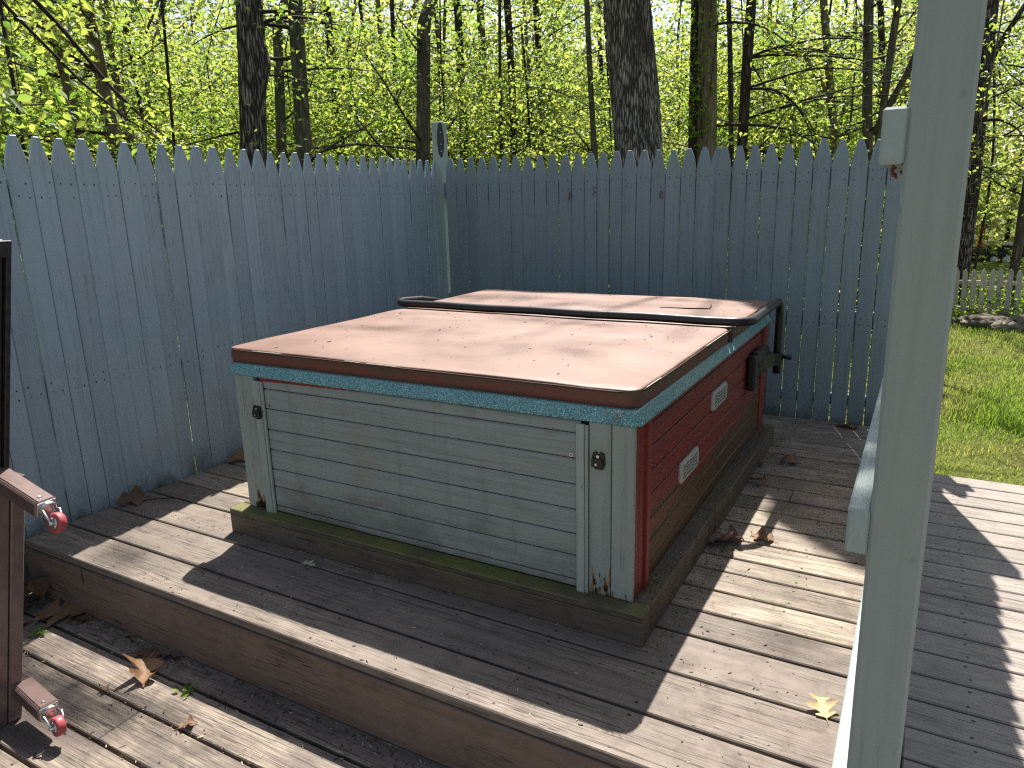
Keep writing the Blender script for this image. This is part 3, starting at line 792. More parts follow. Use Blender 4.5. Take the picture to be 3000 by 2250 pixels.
for xa, xb in ((-2.0, -1.80), (-1.42, -1.33), (-1.30, -1.12)):
    mb.tube([(x, .1135, .9215+.4*wave(x, .115)+.001*math.sin(30*x)) for x in np.linspace(xa, xb, 10)], [.0008]+[.0022]*8+[.0008], 5)
mb.tube([(-.0705, y, .9215+.4*wave(-.07, y)) for y in np.linspace(.19, .36, 8)], .0016, 5)
mb.tube([(-.0705, y, .9215+.4*wave(-.07, y)) for y in np.linspace(1.0, 1.40, 14)], .0016, 5)
mb.build('split_seam', M['bright'], cv)
mb = MB(); rr = random.Random(2)
for (x, n) in ((-.135, 7), (-.165, 3), (-.105, 2), (-.30, 1), (-.40, 2), (-.53, 1), (-.95, 1)):
    for k in range(n):
        xx = x + rr.uniform(-.018, .018); L = rr.uniform(.012, .030) if n < 5 else rr.uniform(.02, .060); sw = rr.uniform(-.012, .012)
        mb.tube([(xx+sw*math.sin(2.2*t)*t + .004*math.sin(9*t+k), .066-.003*t, .862-L*t) for t in np.linspace(0, 1, 7)], .0009, 4)
mb.build('loose_thread', M['thread'], cv)
mb = MB()   # tear in the rear half
def zc(x, y): return .9262 + .012*(1-(1-min(1, min(x+2.18, -.075-x, y-1.49, 2.577-y)/.5))**2)
for pts in ([(-.60, 1.96), (-.52, 1.975), (-.45, 1.985), (-.37, 2.01), (-.32, 2.03)], [(-.32, 2.03), (-.335, 2.12), (-.36, 2.22)]):
    mb.tube([(x, y, zc(x, y)+.006) for x, y in pts], [.002]+[.0045]*(len(pts)-2)+[.0025], 5)
mb.build('tear', M['vinyl_dark'], cv)
mb = MB(); mb.prism([(-2.186, .862), (-2.150, .862), (-2.158, .800), (-2.182, .79)], lambda p, q, d: (p, d, q), .150, .20); mb.build('hem_flap', M['vinyl_dark'], cv)

# ================================================================== cover lifter
lt = thing('cover_lifter', 'black padded bar of the cover lifter across the fold of the tub cover', 'cover lifter', (-1.13, 1.6, .94))
def arc(c, r_, a0, a1, ax, ay, n=7):
    return [tuple(Vector(c)+Vector(ax)*r_*math.cos(t)+Vector(ay)*r_*math.sin(t)) for t in np.linspace(a0, a1, n)]
zb = .954; yb = 1.528; xl, xr = -2.262, .014; rb = .11
path = [(xr, 2.42, .50), (xr, 2.415, .60), (xr, 2.41, .80)]
path += arc((xr, 2.30, zb-.10), .105, 0, math.pi/2, (0, 1, 0), (0, 0, 1))
path += [(xr, 2.1, zb+.004), (xr, 1.85, zb+.004)]
path += arc((xr-rb, yb+rb, zb), rb, 0, -math.pi/2, (1, 0, 0), (0, 1, 0))
path += [(x, yb, zb+.002*math.sin(x*9)) for x in np.linspace(xr-rb-.1, xl+rb+.1, 12)]
path += arc((xl+rb, yb+rb, zb), rb, -math.pi/2, -math.pi, (1, 0, 0), (0, 1, 0))
path += [(xl+.02, 1.80, zb-.010), (xl+.035, 1.95, zb-.040), (xl+.040, 2.10, zb-.085), (xl+.035, 2.25, zb-.14), (xl+.02, 2.35, .74), (xl, 2.40, .64), (xl, 2.42, .50)]
mb = MB(); mb.tube(path, .0235, 14); mb.build('bar', M['foam'], lt)
mb = MB()
for (c, d) in (((xr-.005, 1.80, zb+.004), (0, 1, 0)), ((xl+.02, 1.80, zb-.010), (0, 1, -.1)), ((-.75, yb, zb), (1, 0, 0)), ((-1.72, yb, zb), (1, 0, 0))):
    mb.tube([Vector(c)-Vector(d)*.004, Vector(c)+Vector(d)*.004], .0242, 14)
mb.build('joint_ring', M['black'], lt)
for sx, xx in ((1, xr), (-1, xl)):
    bx0 = X1 if sx > 0 else X0
    mb = MB()
    lo_, hi_ = (bx0, bx0+.045) if sx > 0 else (bx0-.045, bx0)
    mb.box(lo_, hi_, 1.93, 2.02, .49, .690, .008)
    mb.box(min(bx0, bx0+.03*sx), max(bx0, bx0+.03*sx), 2.02, 2.46, .53, .655, .006)
    xo = xx+.030*sx
    out = [(bx0+.01*sx, 1.98), (bx0+.035*sx, 2.10), (xo-.03*sx, 2.335), (xo, 2.37), (xo, 2.455), (xo-.02*sx, 2.475), (bx0+.01*sx, 2.475)]
    if sx < 0: out = out[::-1]
    mb.prism(out, lambda p, q, d: (p, q, d-.12*max(0, q-2.15)), .585, .660)
    mb.prism([(bx0+.01*sx, .53), (bx0+.01*sx, .70), (bx0+.04*sx, .695), (bx0+.05*sx, .64), (bx0+.04*sx, .56)], lambda p, q, d: (p, d, q), 2.015, 2.30)
    mb.build('bracket', M['black'], lt)
    mb = MB(); mb.tube([(bx0+.05*sx, 2.42, .605), (xx+.05*sx, 2.42, .605), (xx+.075*sx, 2.42, .605), (xx+.085*sx, 2.42, .605)], [.012, .014, .020, .012], 12); mb.build('pivot_knob', M['black'], lt)
    mb = MB(); mb.tube([(bx0+.052*sx, 2.33, .655), (bx0+.056*sx, 2.33, .655)], .006, 10); mb.build('bolt', M['steel'], lt)

# ================================================================== tipped rolling table at the left edge
rt = thing('rolling_table', 'brown steel rolling table tipped on its side with two red castors, at the left edge', 'rolling table', (-2.15, -1.3, -.286))
def lean_(mb):       # the whole thing leans a little, towards the left fence
    mb.v = [(x+.07*(z+.284), y+.155*(z+.284), z) for x, y, z in mb.v]; return mb
mb = MB(); mb.box(-2.150, -2.112, -2.3, -1.160, -.285, 1.50, .004); lean_(mb).build('table_top', M['black'], rt)
WB = plain('worn_black_steel', (.022, .018, .017), .5, .3, .5, .6, 40)
mb = MB(); mb.box(-2.152, -2.095, -1.1595, -1.142, -.280, 1.496, .003); mb.box(-2.152, -2.080, -1.30, -1.1598, 1.44, 1.497, .003); lean_(mb).build('edge_strip', WB, rt)
mb = MB(); mb.box(-2.150, -2.085, -1.1400, -1.093, -.284, .665, .004); mb.box(-2.150, -2.092, -1.20, -1.1415, -.284, .66, .004)
mb.box(-2.1115, -2.085, -2.2, -1.2015, -.284, -.20, .004); mb.box(-2.1115, -2.085, -2.2, -1.2015, .26, .32, .004)
lean_(mb).build('apron', M['brown_steel'], rt)
def castor_leg(p0, p1, ang, spin):
    p0, p1 = Vector(p0), Vector(p1); d = (p1-p0).normalized()
    s = d.cross(Vector((0, 0, 1))).normalized(); uu = s.cross(d)
    Mx = Matrix(((d.x, s.x, uu.x, p1.x), (d.y, s.y, uu.y, p1.y), (d.z, s.z, uu.z, p1.z), (0, 0, 0, 1)))
    L = (p1-p0).length
    mb = MB(); mb.box(-L, 0, -.036, .036, -.030, .030, .007, 0, 0, Mx)
    for yy in (-.030,): mb.box(-L, -.004, .022, .026, .0302, .0335, .001, 0, 0, Mx)
    mb.tube([Mx @ Vector((-.03, .004, .030)), Mx @ Vector((-.03, .004, .034))], [.008, .005], 10, 1)
    o = mb.build('leg', [M['brown_steel'], M['steel']], rt)
    # castor on the end plate
    mb = MB(); mb.box(.0005, .004, -.032, .032, -.027, .027, .001, 0, 0, Mx)
    mb.tube([Mx @ Vector((.004, 0, .0)), Mx @ Vector((.012, 0, 0)), Mx @ Vector((.016, 0, 0))], [.026, .026, .018], 16)
    mb.tube([Mx @ Vector((.016, 0, .0)), Mx @ Vector((.019, 0, 0))], [.010, .008], 6)
    # fork: two curved straps
    R = Mx @ Matrix.Rotation(spin, 4, 'X')
    for sy in (-1, 1):
        pts = [(.014, sy*.024, .0), (.026, sy*.030, .004), (.045, sy*.026, -.010), (.064, sy*.021, -.024)]
        mb.tube([R @ Vector(q) for q in pts], .0042, 6)
    pts = [(.014, -.024, 0), (.018, -.018, .020), (.019, 0, .028), (.018, .018, .020), (.014, .024, 0)]
    mb.tube([R @ Vector(q) for q in pts], .004, 6)
    mb.tube([R @ Vector((.066, -.030, -.026)), R @ Vector((.066, .030, -.026))], .006, 10)
    c = mb.build('castor', M['steel'], o)
    mb = MB(); C = Vector((.066, 0, -.026)); rings = []
    for yy, rad in ((-.0135, .012), (-.0150, .024), (-.0140, .0325), (-.009, .0352), (.009, .0352), (.0140, .0325), (.0150, .024), (.0135, .012)):
        rings.append([tuple(R @ (C+Vector((rad*math.cos(t), yy, rad*math.sin(t))))) for t in np.linspace(0, 2*math.pi, 28, endpoint=False)])
    mb.loops(rings, True, True, 0, True); mb.build('wheel', M['red_wheel'], c)
    mb = MB(); mb.tube([R @ (C+Vector((0, -.0175, 0))), R @ (C+Vector((0, -.016, 0))), R @ (C+Vector((0, .016, 0))), R @ (C+Vector((0, .0175, 0)))], [.016, .021, .021, .016], 16); mb.build('hub', M['steel'], c)
castor_leg((-2.36, -1.035, .765), (-1.785, -1.012, .605), 0, .25)
castor_leg((-2.083, -1.072, -.165), (-1.868, -1.094, -.180), 0, .12)

# ================================================================== fallen leaves
def dry_leaf_mat(name, a, b):
    N = NT(name); f = N.noise(N.coords((1, 1, 1)), 35, 5, .7)
    c = N.ramp(f, [(.3, a), (.7, b)])
    p = N.n('ShaderNodeBsdfPrincipled', ins={'Base Color': c, 'Roughness': .6, 'Specular IOR Level': .3})
    q = N.n('ShaderNodeBsdfTranslucent', ins={'Color': c})
    mx = N.n('ShaderNodeMixShader', ins={0: .18, 1: p.outputs[0], 2: q.outputs[0]})
    N.t.links.new(mx.outputs[0], N.out.inputs[0]); return N.m
LM = {'tan': dry_leaf_mat('leaf_tan', (.16, .085, .045), (.30, .175, .095)), 'brown': dry_leaf_mat('leaf_brown', (.10, .055, .035), (.20, .115, .07)),
      'purple': dry_leaf_mat('leaf_purple', (.12, .075, .065), (.22, .15, .125)), 'pale': dry_leaf_mat('leaf_pale', (.42, .29, .14), (.60, .45, .24)),
      'cream': dry_leaf_mat('leaf_cream', (.38, .36, .25), (.52, .50, .36))}
def oak_leaf(loc, rot, L, m, label, lobes=3, curl=.35, fold=.5, tilt=(0, 0), seed=0, name='fallen_leaf', wid=.42, grp='dry leaves fallen on the decks'):
    rj = random.Random(seed); mb = MB(); n = 31; vs, fs = [], []
    cyc = rj.uniform(.0, .6)
    for i in range(n):
        t = i/(n-1)
        env = math.sin(math.pi*min(1, t**.8))**.65*(1.0 if t < .6 else 1-.25*(t-.6)/.4)
        ph = (t*lobes + .25) % 1.0
        lobe = .24+.76*(math.sin(math.pi*ph)**1.5)
        if t < .08: w = .012
        else: w = max(.012, wid*env*lobe)
        zz = curl*.28*math.sin(math.pi*t*1.05)+curl*.10*math.sin(7*t+cyc*9)
        sweep = .22*w
        for sd in (1, .5, 0, -.5, -1):
            ww = w*abs(sd)*(1+rj.uniform(-.08, .08))
            x = t+sweep*abs(sd); y = (1 if sd > 0 else -1)*ww if sd else .03*math.sin(4*t+cyc)
            z = zz + fold*ww*(abs(sd)**1.2)*(.5+.5*math.sin(5*t+sd*1.7+cyc*6)) + .012*rj.uniform(-1, 1)*abs(sd)
            vs.append((x-.5, y, z))
    zmin = min(v[2] for v in vs)
    vs = [(a*L, b*L, (c-zmin)*L+.002) for a, b, c in vs]
    for i in range(n-1):
        for k in range(4): fs.append((i*5+k, i*5+k+1, (i+1)*5+k+1, (i+1)*5+k))
    Mx = Matrix.Rotation(rot, 4, 'Z') @ Matrix.Rotation(tilt[0], 4, 'X') @ Matrix.Rotation(tilt[1], 4, 'Y')
    Mx = Matrix.Translation(Vector(loc)) @ Mx
    mb.add(vs, fs, 0, 0, True, Mx)
    mb.tube([Mx @ Vector((-.5*L-.18*L, .03*L, .004)), Mx @ Vector((-.5*L-.08*L, 0, .006)), Mx @ Vector(vs[2])], .0011, 4)
    # keep it on the boards
    lowest = min(v[2] for v in mb.v); dz = loc[2]+.0015-lowest
    mb.v = [(a, b, c+dz) for a, b, c in mb.v]
    o = mb.build(name, LM[m]); tag(o, label, 'leaf', grp); return o
zl = -.286; H = math.radians
oak_leaf((-1.90, -.705, zl), H(-38), .20, 'tan', 'large curled tan oak leaf in the sun below the step, biggest of its cluster', 3, .75, 1.5, seed=1, wid=.36)
oak_leaf((-2.01, -.625, zl), H(170), .15, 'brown', 'dull brown leaf lying flat behind the large curled tan one below the step', 2, .2, .4, seed=2)
oak_leaf((-1.90, -.565, zl), H(20), .115, 'purple', 'small purplish leaf against the riser, nearest the large curled tan leaf', 2, .3, .6, seed=3, wid=.5)
oak_leaf((-2.68, -.60, zl), H(-150), .25, 'tan', 'broad orange brown lobed leaf in shade beside the leaf pile below the step', 3, .3, .4, seed=4, wid=.5)
oak_leaf((-2.56, -.58, zl), H(15), .14, 'brown', 'narrow brown leaf at the foot of the riser beyond the broad orange brown one', 2, .25, .5, seed=41)
oak_leaf((-2.98, -.60, zl), H(80), .19, 'purple', 'grey brown leaf at the back of the pile in the corner below the step', 2, .6, .9, seed=5, wid=.5, tilt=(.5, .2))
oak_leaf((-2.90, -.63, zl+.03), H(20), .18, 'brown', 'crumpled brown leaf on top of the pile in the corner below the step', 2, .7, 1.0, seed=6, wid=.5, tilt=(-.4, .3))
oak_leaf((-2.86, -.69, zl), H(-40), .17, 'purple', 'pale edged leaf at the front of the pile in the corner below the step', 3, .5, .9, seed=7, tilt=(.2, -.2))
oak_leaf((-2.76, -.74, zl), H(75), .09, 'brown', 'small round brown leaf beside the brown steel upright', 1, .4, .6, seed=8, wid=.5)
oak_leaf((-1.95, -.85, zl), H(10), .05, 'brown', 'tiny curled brown leaf over a board gap on the lower deck', 2, .8, 1.0, seed=9)
oak_leaf((-2.21, -.565, zl), H(30), .06, 'tan', 'tiny tan leaf scrap against the shaded riser', 2, .4, .6, seed=10)
oak_leaf((-1.47, -.83, zl), H(60), .07, 'tan', 'small tan leaf on the board joint of the lower deck, nearest the camera', 2, .5, .8, seed=11)
oak_leaf((.61, -.05, 0), H(112), .115, 'pale', 'pale yellow oak leaf in full sun beside the right hand rail fence', 3, .35, .6, seed=12)
oak_leaf((.055, .965, 0), H(35), .21, 'purple', 'large purplish brown leaf in the aisle beside the timber kerb', 3, .45, .9, seed=13, wid=.5)
oak_leaf((.215, 1.08, 0), H(165), .12, 'tan', 'tan leaf in the aisle lying in the strip of sun', 2, .5, .8, seed=14)
oak_leaf((.16, 2.20, 0), H(5), .13, 'tan', 'tan leaf in the shaded aisle, nearest the back fence of the two pale ones', 2, .4, .6, seed=15)
oak_leaf((.00, 2.07, 0), H(60), .10, 'brown', 'round brown leaf in the aisle against the far end of the kerb', 1, .5, .5, seed=16, wid=.5)
oak_leaf((.06, 1.78, 0), H(-20), .12, 'tan', 'long folded leaf in the shaded aisle halfway along the kerb', 2, .5, 1.2, seed=17, wid=.25)
oak_leaf((.40, 3.08, 0), H(-10), .17, 'brown', 'dark leaf on the deck at the foot of the back fence', 3, .3, .5, seed=18)
oak_leaf((-2.985, .02, 0), H(48), .17, 'brown', 'brown leaf propped against the foot of the left fence near the step', 2, .5, .9, seed=19, tilt=(.9, 0), wid=.35)
oak_leaf((-2.985, .74, 0), H(70), .15, 'tan', 'tan leaf at the foot of the left fence beside the hot tub', 2, .4, .7, seed=20, tilt=(.3, 0))
oak_leaf((-1.555, -.085, 0), H(0), .085, 'cream', 'small cream leaf on the shaded deck in front of the kerb', 3, .2, .4, seed=21, wid=.4)
# green sprouts in the board gaps
for (x, y, s, lab, sd) in ((-1.64, -.70, .05, 'tiny bright green sprout in a board gap by the large curled leaf', 1), (-2.60, -.75, .05, 'tiny green sprig on the lower deck near the steel upright', 2)):
    rj = np.random.default_rng(sd); C = np.array([x, y, zl+.006]) + rj.normal(0, .010, (16, 3))*np.array([1, 1, .5]) + np.array([0, 0, .006])
    o = leaf_mesh('sprout', C, rj.uniform(.02, .038, 16), M['leaf_vine'], None, sd, .0, .9); tag(o, lab, 'sprout', 'green sprouts in the deck')
# twig by the left fence
mb = MB(); mb.tube([(-2.98+.38*t*.9, -.02+.16*t+.05*math.sin(3*t), .006+.012*math.sin(math.pi*t)) for t in np.linspace(0, 1, 9)], np.linspace(.004, .0015, 9), 6)
tag(mb.build('twig', M['twig']), 'thin dry twig on the deck at the foot of the left fence', 'twig')
# countless crumbs: bud scales, grit, needles
mb = MB(); rr = random.Random(77)
def crumb(x, y, z, s, mat, el=1.0):
    s *= .85; el = 1+(el-1)*.55
    a = rr.uniform(0, math.pi); n = 5
    vs = [(x+s*el*math.cos(a)*math.cos(k*2*math.pi/n)-s*math.sin(a)*math.sin(k*2*math.pi/n)*.5, y+s*el*math.sin(a)*math.cos(k*2*math.pi/n)+s*math.cos(a)*math.sin(k*2*math.pi/n)*.5, z+rr.uniform(0, s*.5)) for k in range(n)]
    vs.append((x, y, z+s*rr.uniform(.3, .8))); mb.add(vs, [(k, (k+1) % n, n) for k in range(n)] + [tuple(range(n))], mat)
for _ in range(420):
    crumb(rr.uniform(-2.9, .64), rr.choice([rr.uniform(-.53, -.01), rr.uniform(-.53, -.01), rr.uniform(-.02, 0)]), .001, rr.uniform(.002, .006), rr.choice([0, 0, 0, 1, 2]), rr.choice([1, 2, 3]))
for _ in range(300):
    crumb(.005+abs(rr.gauss(0, .10)) if rr.random() < .7 else rr.uniform(.01, .65), rr.uniform(.0, 3.1), .001, rr.uniform(.002, .007), rr.choice([0, 0, 0, 0, 1, 2]), rr.choice([1, 2, 3]))
for _ in range(1000):
    if rr.random() < .6: x, y = rr.uniform(-2.95, .6), -.552-abs(rr.gauss(0, .045))
    else: x, y = rr.uniform(-2.9, .6), rr.choice([-.673, -.853, -1.035])+rr.gauss(0, .018)
    crumb(x, y, zl+.001, rr.uniform(.002, .007), rr.choice([0, 0, 0, 1, 2]), rr.choice([1, 2, 4]))
for _ in range(230):
    x, y = rr.uniform(-2.13, -.13), rr.choice([rr.uniform(.16, 1.42), rr.uniform(.16, 1.42), rr.uniform(1.65, 2.5)])
    zz = .9262 + .010*(1-(1-min(1, min(x+2.18, -.075-x, abs(y-.118) if y < 1.45 else y-1.49, abs(1.44-y) if y < 1.45 else 2.577-y)/.6))**2) + 1.4*wave(x, y)+.001
    crumb(x, y, zz, rr.uniform(.003, .0085), rr.choice([0, 0, 1, 2]), rr.choice([1, 2, 3, 4]))
for _ in range(60):
    crumb(rr.uniform(-2.1, -.1), 1.512+rr.gauss(0, .008), .880, rr.uniform(.003, .008), rr.choice([0, 1, 2]), rr.choice([1, 2]))
for _ in range(160):
    crumb(rr.uniform(-.06, -.004), rr.uniform(.1, 2.5), .1275, rr.uniform(.002, .006), rr.choice([0, 0, 0, 1]), rr.choice([1, 2]))
kind(mb.build('leaf_litter', [plain('litter_dark', (.055, .040, .028), .9, 0, .2, .5), plain('litter_pale', (.42, .36, .24), .8, 0, .2, .3), plain('litter_tan', (.20, .135, .08), .8, 0, .2, .4)]), 'stuff')
# ================================================================== trees
GZ = -.47
def trunk_path(x, y, lx, ly, top, n=26, wob=.03, seed=0, bend=4.2, away=.66):
    """lean (lx,ly per metre); above `bend` the stem sweeps away from the clearing towards the north-west"""
    rg = np.random.default_rng(seed); P = []
    w1, w2 = rg.uniform(-1, 1, 2)
    for z in np.linspace(GZ, top, n):
        h = max(0, z-bend)
        P.append((x+lx*(z-GZ)+wob*w1*math.sin(z*.9+w2*3)-.10*h, y+ly*(z-GZ)+wob*w2*math.sin(z*.8+w1*4)+away*h, z))
    return np.array(P)
def trunk_mesh(mb, P, r0, taper, seg, rough, fx, fz, seed, flare=.35, burl=None):
    zs = P[:, 2]; T = norm(np.gradient(P, axis=0)); rings = []
    for i, p in enumerate(P):
        h = zs[i]-GZ
        R = r0*(1+flare*math.exp(-h*2.2))*max(.25, 1-taper*h)
        ring = []
        for k in range(seg):
            a = 2*math.pi*k/seg; ca, sa = math.cos(a), math.sin(a)
            d = rough*(mnoise.noise(Vector((ca*fx+seed, sa*fx, zs[i]*fz))) + .6*mnoise.noise(Vector((ca*fx*2.3, sa*fx*2.3+seed, zs[i]*fz*2.2))) ) + .06*mnoise.noise(Vector((ca*1.2, sa*1.2+seed, zs[i]*.8)))
            rr_ = R*(1+d)
            if burl:
                bz, ba, bs = burl
                q = ((zs[i]-bz)/.17)**2 + ((math.atan2(math.sin(a-ba), math.cos(a-ba)))/.75)**2
                rr_ += R*bs*math.exp(-q)
            ring.append((p[0]+rr_*ca, p[1]+rr_*sa, p[2]))
        rings.append(ring)
    mb.loops(rings, True, True, 0, True)
def branch_set(mb, P, r0, taper, nb, zlo, zhi, Lr, rg, bias=None, up=.25, mat=0, droop=.0):
    """side branches with twigs; returns points (with local thickness) where leaves can sit"""
    pts = []
    for b in range(nb):
        z = rg.uniform(zlo, zhi); i = min(len(P)-2, int(np.searchsorted(P[:, 2], z)))
        p = P[i].copy(); a = rg.uniform(0, 2*np.pi) if bias is None else rg.normal(bias[0], bias[1])
        L = rg.uniform(*Lr); R = min(.35*r0*max(.25, 1-taper*(z-GZ)), .030)*rg.uniform(.5, 1)
        d = np.array([math.cos(a), math.sin(a), up+rg.uniform(-.25, .25)]); n = 9; path = [p]
        curl = rg.normal(0, .12, 3); curl[2] -= .05+droop
        for k in range(n):
            d = norm(d+curl*.5+rg.normal(0, .06, 3)); path.append(path[-1]+d*L/n)
        if not path_clear(path): continue
        rad = np.linspace(R, .0035, n+1); mb.tube(path, rad, 5, mat)
        for k in range(3, n+1): pts.append((path[k], L*.15))
        for t in range(rg.integers(3, 6)):
            k = rg.integers(2, n); q = path[k]; dd = norm(np.array([*rg.normal(0, 1, 2), rg.normal(.1, .4)])); l2 = L*rg.uniform(.2, .45)
            pp = [q]
            for j in range(4): dd = norm(dd+rg.normal(0, .15, 3)+np.array([0, 0, -.06-droop*.5])); pp.append(pp[-1]+dd*l2/4)
            if not path_clear(pp): continue
            mb.tube(pp, np.linspace(min(rad[k]*.7, .008), .002, 5), 4, mat)
            for j in range(1, 5): pts.append((pp[j], l2*.2))
    return pts
def foliage_points(pts, n, rg, spread=.22):
    idx = rg.integers(0, len(pts), n); C = np.array([pts[i][0] for i in idx])
    return C + rg.normal(0, 1, (n, 3))*np.array([spread, spread, spread*.5])

def tree(code, x, y, lx, ly, r, mat, label, cat='tree', name='woodland_tree', nleaf=1500, leafL=(.05, .085), nb=9, zr=(.9, 4.6), Lr=(.8, 2.2), top=7.5, seg=18, rough=.06, bias=None,
         up=.25, seed=None, grp='trees standing in the wood behind the fences', rows=26, fx=1.5, fz=1.5, taper=.045, lm=None, wob=.03, burl=None, keep=.02, droop=0.0, bend=None, away=.66, detail=False, extra=None, flare=.35, spread=.22, tmin=0., tmax=1.):
    seed = seed if seed is not None else (sum(map(ord, code))*13+len(code)) % 9973
    rg = np.random.default_rng(seed)
    # lean further than the photograph shows is never needed; keep the root on the ground
    root = thing(name, label, cat, (x, y, GZ), grp)
    P = trunk_path(x, y, lx, ly, top, rows, wob, seed, bend or (4.0 if y < 8 else 6.0), away)
    mb = MB(); trunk_mesh(mb, P, r, taper, seg, rough, fx, fz, seed % 50, flare, burl)
    pts = branch_set(mb, P, r, taper, nb, zr[0], zr[1], Lr, rg, bias, up, 1, droop)
    mb.build('trunk', [mat, M['twig']], root)
    if extra:
        for path, rad in extra:
            if path_clear(path): m3 = MB(); m3.tube(path, rad, 6); m3.build('bough', mat if max(rad) > .02 else M['twig'], root)
            pts += [(np.array(q), .2) for q in path[len(path)//2:]]
    if nleaf and pts:
        C = foliage_points(pts, nleaf, rg, spread); C = C[C[:, 2] > GZ+.05]
        C = C[clear_of_deck(C, rg, keep)]
        L = rg.uniform(leafL[0], leafL[1], len(C))
        base = rg.uniform(0, 1, len(pts))
        leaf_mesh('crown', C, L, lm or M['leaf'], root, seed+1, tint=tmin+(tmax-tmin)*np.clip(rg.normal(.5, .27, len(C)), 0, 1), detail=detail)
    return root
B = M
near = dict(leafL=(.055, .10), detail=True)
tree('A', -5.34, 2.96, .057, .063, .135, B['bark_oak'], 'oak with dark deeply furrowed bark and a burl, rising behind the left fence', nleaf=500, seg=64, rows=150, rough=.10, fx=5.5, fz=2.6, nb=7, Lr=(.7, 1.6), taper=.03, burl=(2.93, .5, .55), bias=(2.6, 1.2), flare=.12)
tree('B', -7.27, 5.30, .038, .039, .080, B['bark_grey'], 'slim smooth grey green trunk between the furrowed oak and the flaking trunk', nleaf=700, nb=9, bias=(.6, .9), flare=.1,
     extra=[([(-7.15, 5.42, 2.25), (-6.95, 5.62, 2.36), (-6.4, 6.1, 2.42), (-5.9, 6.6, 2.36), (-5.4, 7.05, 2.2), (-4.9, 7.5, 2.02), (-4.3, 7.95, 1.95)], [.03, .026, .021, .017, .013, .009, .004]),
            ([(-7.2, 5.38, .75), (-6.9, 5.6, .85), (-6.4, 6.0, .95), (-5.9, 6.5, .85), (-5.3, 7.0, .6)], [.028, .022, .016, .011, .005])])
tree('C', -5.60, 4.15, .020, .019, .100, B['bark_grey'], 'straight trunk with a brown patch of flaked bark, beside the slim grey green one', nleaf=500, seg=40, rows=90, rough=.05, fx=4, fz=2, nb=8, flare=.15, bias=(.7, 1.2),
     extra=[([(-5.56, 4.2, 1.5), (-5.2, 4.6, 1.62), (-4.8, 5.0, 1.55), (-4.4, 5.5, 1.35), (-4.0, 5.9, 1.1)], [.016, .013, .01, .007, .003])])
tree('D', -8.57, 8.22, -.008, -.007, .090, B['bark_dark'], 'dark shaggy trunk sinking into leaves, first right of the flaking trunk', nleaf=1500, nb=10, zr=(.4, 4))
tree('E', -10.63, 11.72, -.016, -.013, .055, B['bark_dark'], 'thin curved dark trunk, left one of two close together mid way along the left fence', nleaf=1400, wob=.12)
tree('F', -8.95, 10.49, -.046, -.037, .068, B['bark_tan'], 'reddish trunk curving to the right at its foot, beside the thin curved dark one', nleaf=1400, wob=.12)
tree('G', -8.48, 9.59, .021, .016, .053, B['bark_dark'], 'dark trunk almost hidden by leaves, left of the straight grey trunk by the corner post', nleaf=2200)
tree('H', -5.81, 6.60, .046, .033, .116, B['bark_grey'], 'straight grey brown trunk directly left of the corner post', nleaf=500, seg=36, rows=70, rough=.045, fx=4, fz=2, flare=.12)
tree('I', -9.04, 11.67, .059, .039, .045, B['bark_grey'], 'thin trunk showing directly above the corner post', nleaf=2000)
tree('J', -7.91, 11.22, -.002, -.001, .105, B['bark_dark'], 'leafy dark trunk just right of the corner post', nleaf=2400, zr=(.2, 4.4), nb=12)
tree('K', -5.51, 9.16, -.021, -.012, .075, B['bark_dark'], 'thicker of the twin dark stems midway between corner post and the big shaggy tree', nleaf=2000, wob=.06)
tree('k', -5.27, 8.15, .015, .009, .030, B['bark_dark'], 'thinner of the twin dark stems midway between corner post and the big shaggy tree', nleaf=1200, wob=.05)
tree('L', -5.98, 11.18, -.059, -.031, .040, B['bark_tan'], 'thin tan stem leaning left, right of the twin dark stems', nleaf=2400, wob=.1)
tree('l', -9.96, 19.25, -.007, -.003, .069, B['bark_tan'], 'distant pale stem halfway between the leaning tan stem and the big shaggy tree', nleaf=2600, leafL=(.08, .12))
tree('M', -2.98, 7.05, -.056, -.024, .042, B['bark_grey'], 'green grey sapling close on the left of the big shaggy tree', nleaf=900, wob=.08, nb=10,
     extra=[([(-3.03, 7.03, .78), (-3.3, 7.2, 1.0), (-3.8, 7.5, 1.1), (-4.3, 7.9, 1.05)], [.012, .010, .006, .003]), ([(-3.2, 6.95, 2.2), (-3.5, 7.1, 2.5), (-3.9, 7.3, 2.62), (-4.4, 7.6, 2.9)], [.012, .01, .007, .003])])
tree('N', -6.63, 16.36, -.053, -.022, .074, B['bark_dark'], 'dark far trunk seen between the grey sapling and the big shaggy tree', nleaf=2400, leafL=(.07, .11))
tree('O', -1.41, 4.43, -.088, -.033, .226, B['bark_big'], 'biggest tree, pale shaggy bark with black patches, right behind the back fence', nleaf=260, seg=90, rows=170, rough=.07, fx=7, fz=1.6, nb=5, zr=(2.6, 4.4), bias=(.1, .4), taper=.025, flare=.12, Lr=(.8, 1.8), up=.6, bend=3.35, away=.85, top=5.2)
tree('P', -1.37, 5.98, -.026, -.007, .112, B['bark_tan'], 'vine clad double trunk, its thicker paler stem, right of the big shaggy tree', nleaf=600, seg=44, rows=90, rough=.06, fx=5, fz=2, nb=6, bias=(.3, 1.2), flare=.1)
tree('p', -1.505, 6.08, -.022, -.007, .085, B['bark_dark'], 'darker half of the vine clad double trunk, right of the big shaggy tree', nleaf=0, seg=32, rows=60, rough=.05, fx=4, fz=2, nb=0, flare=.1)
tree('Q', -1.35, 7.55, -.067, -.016, .036, B['bark_dark'], 'thin dark trunk next to the many branched dark trunk', nleaf=700, bias=(1.5, 1.5))
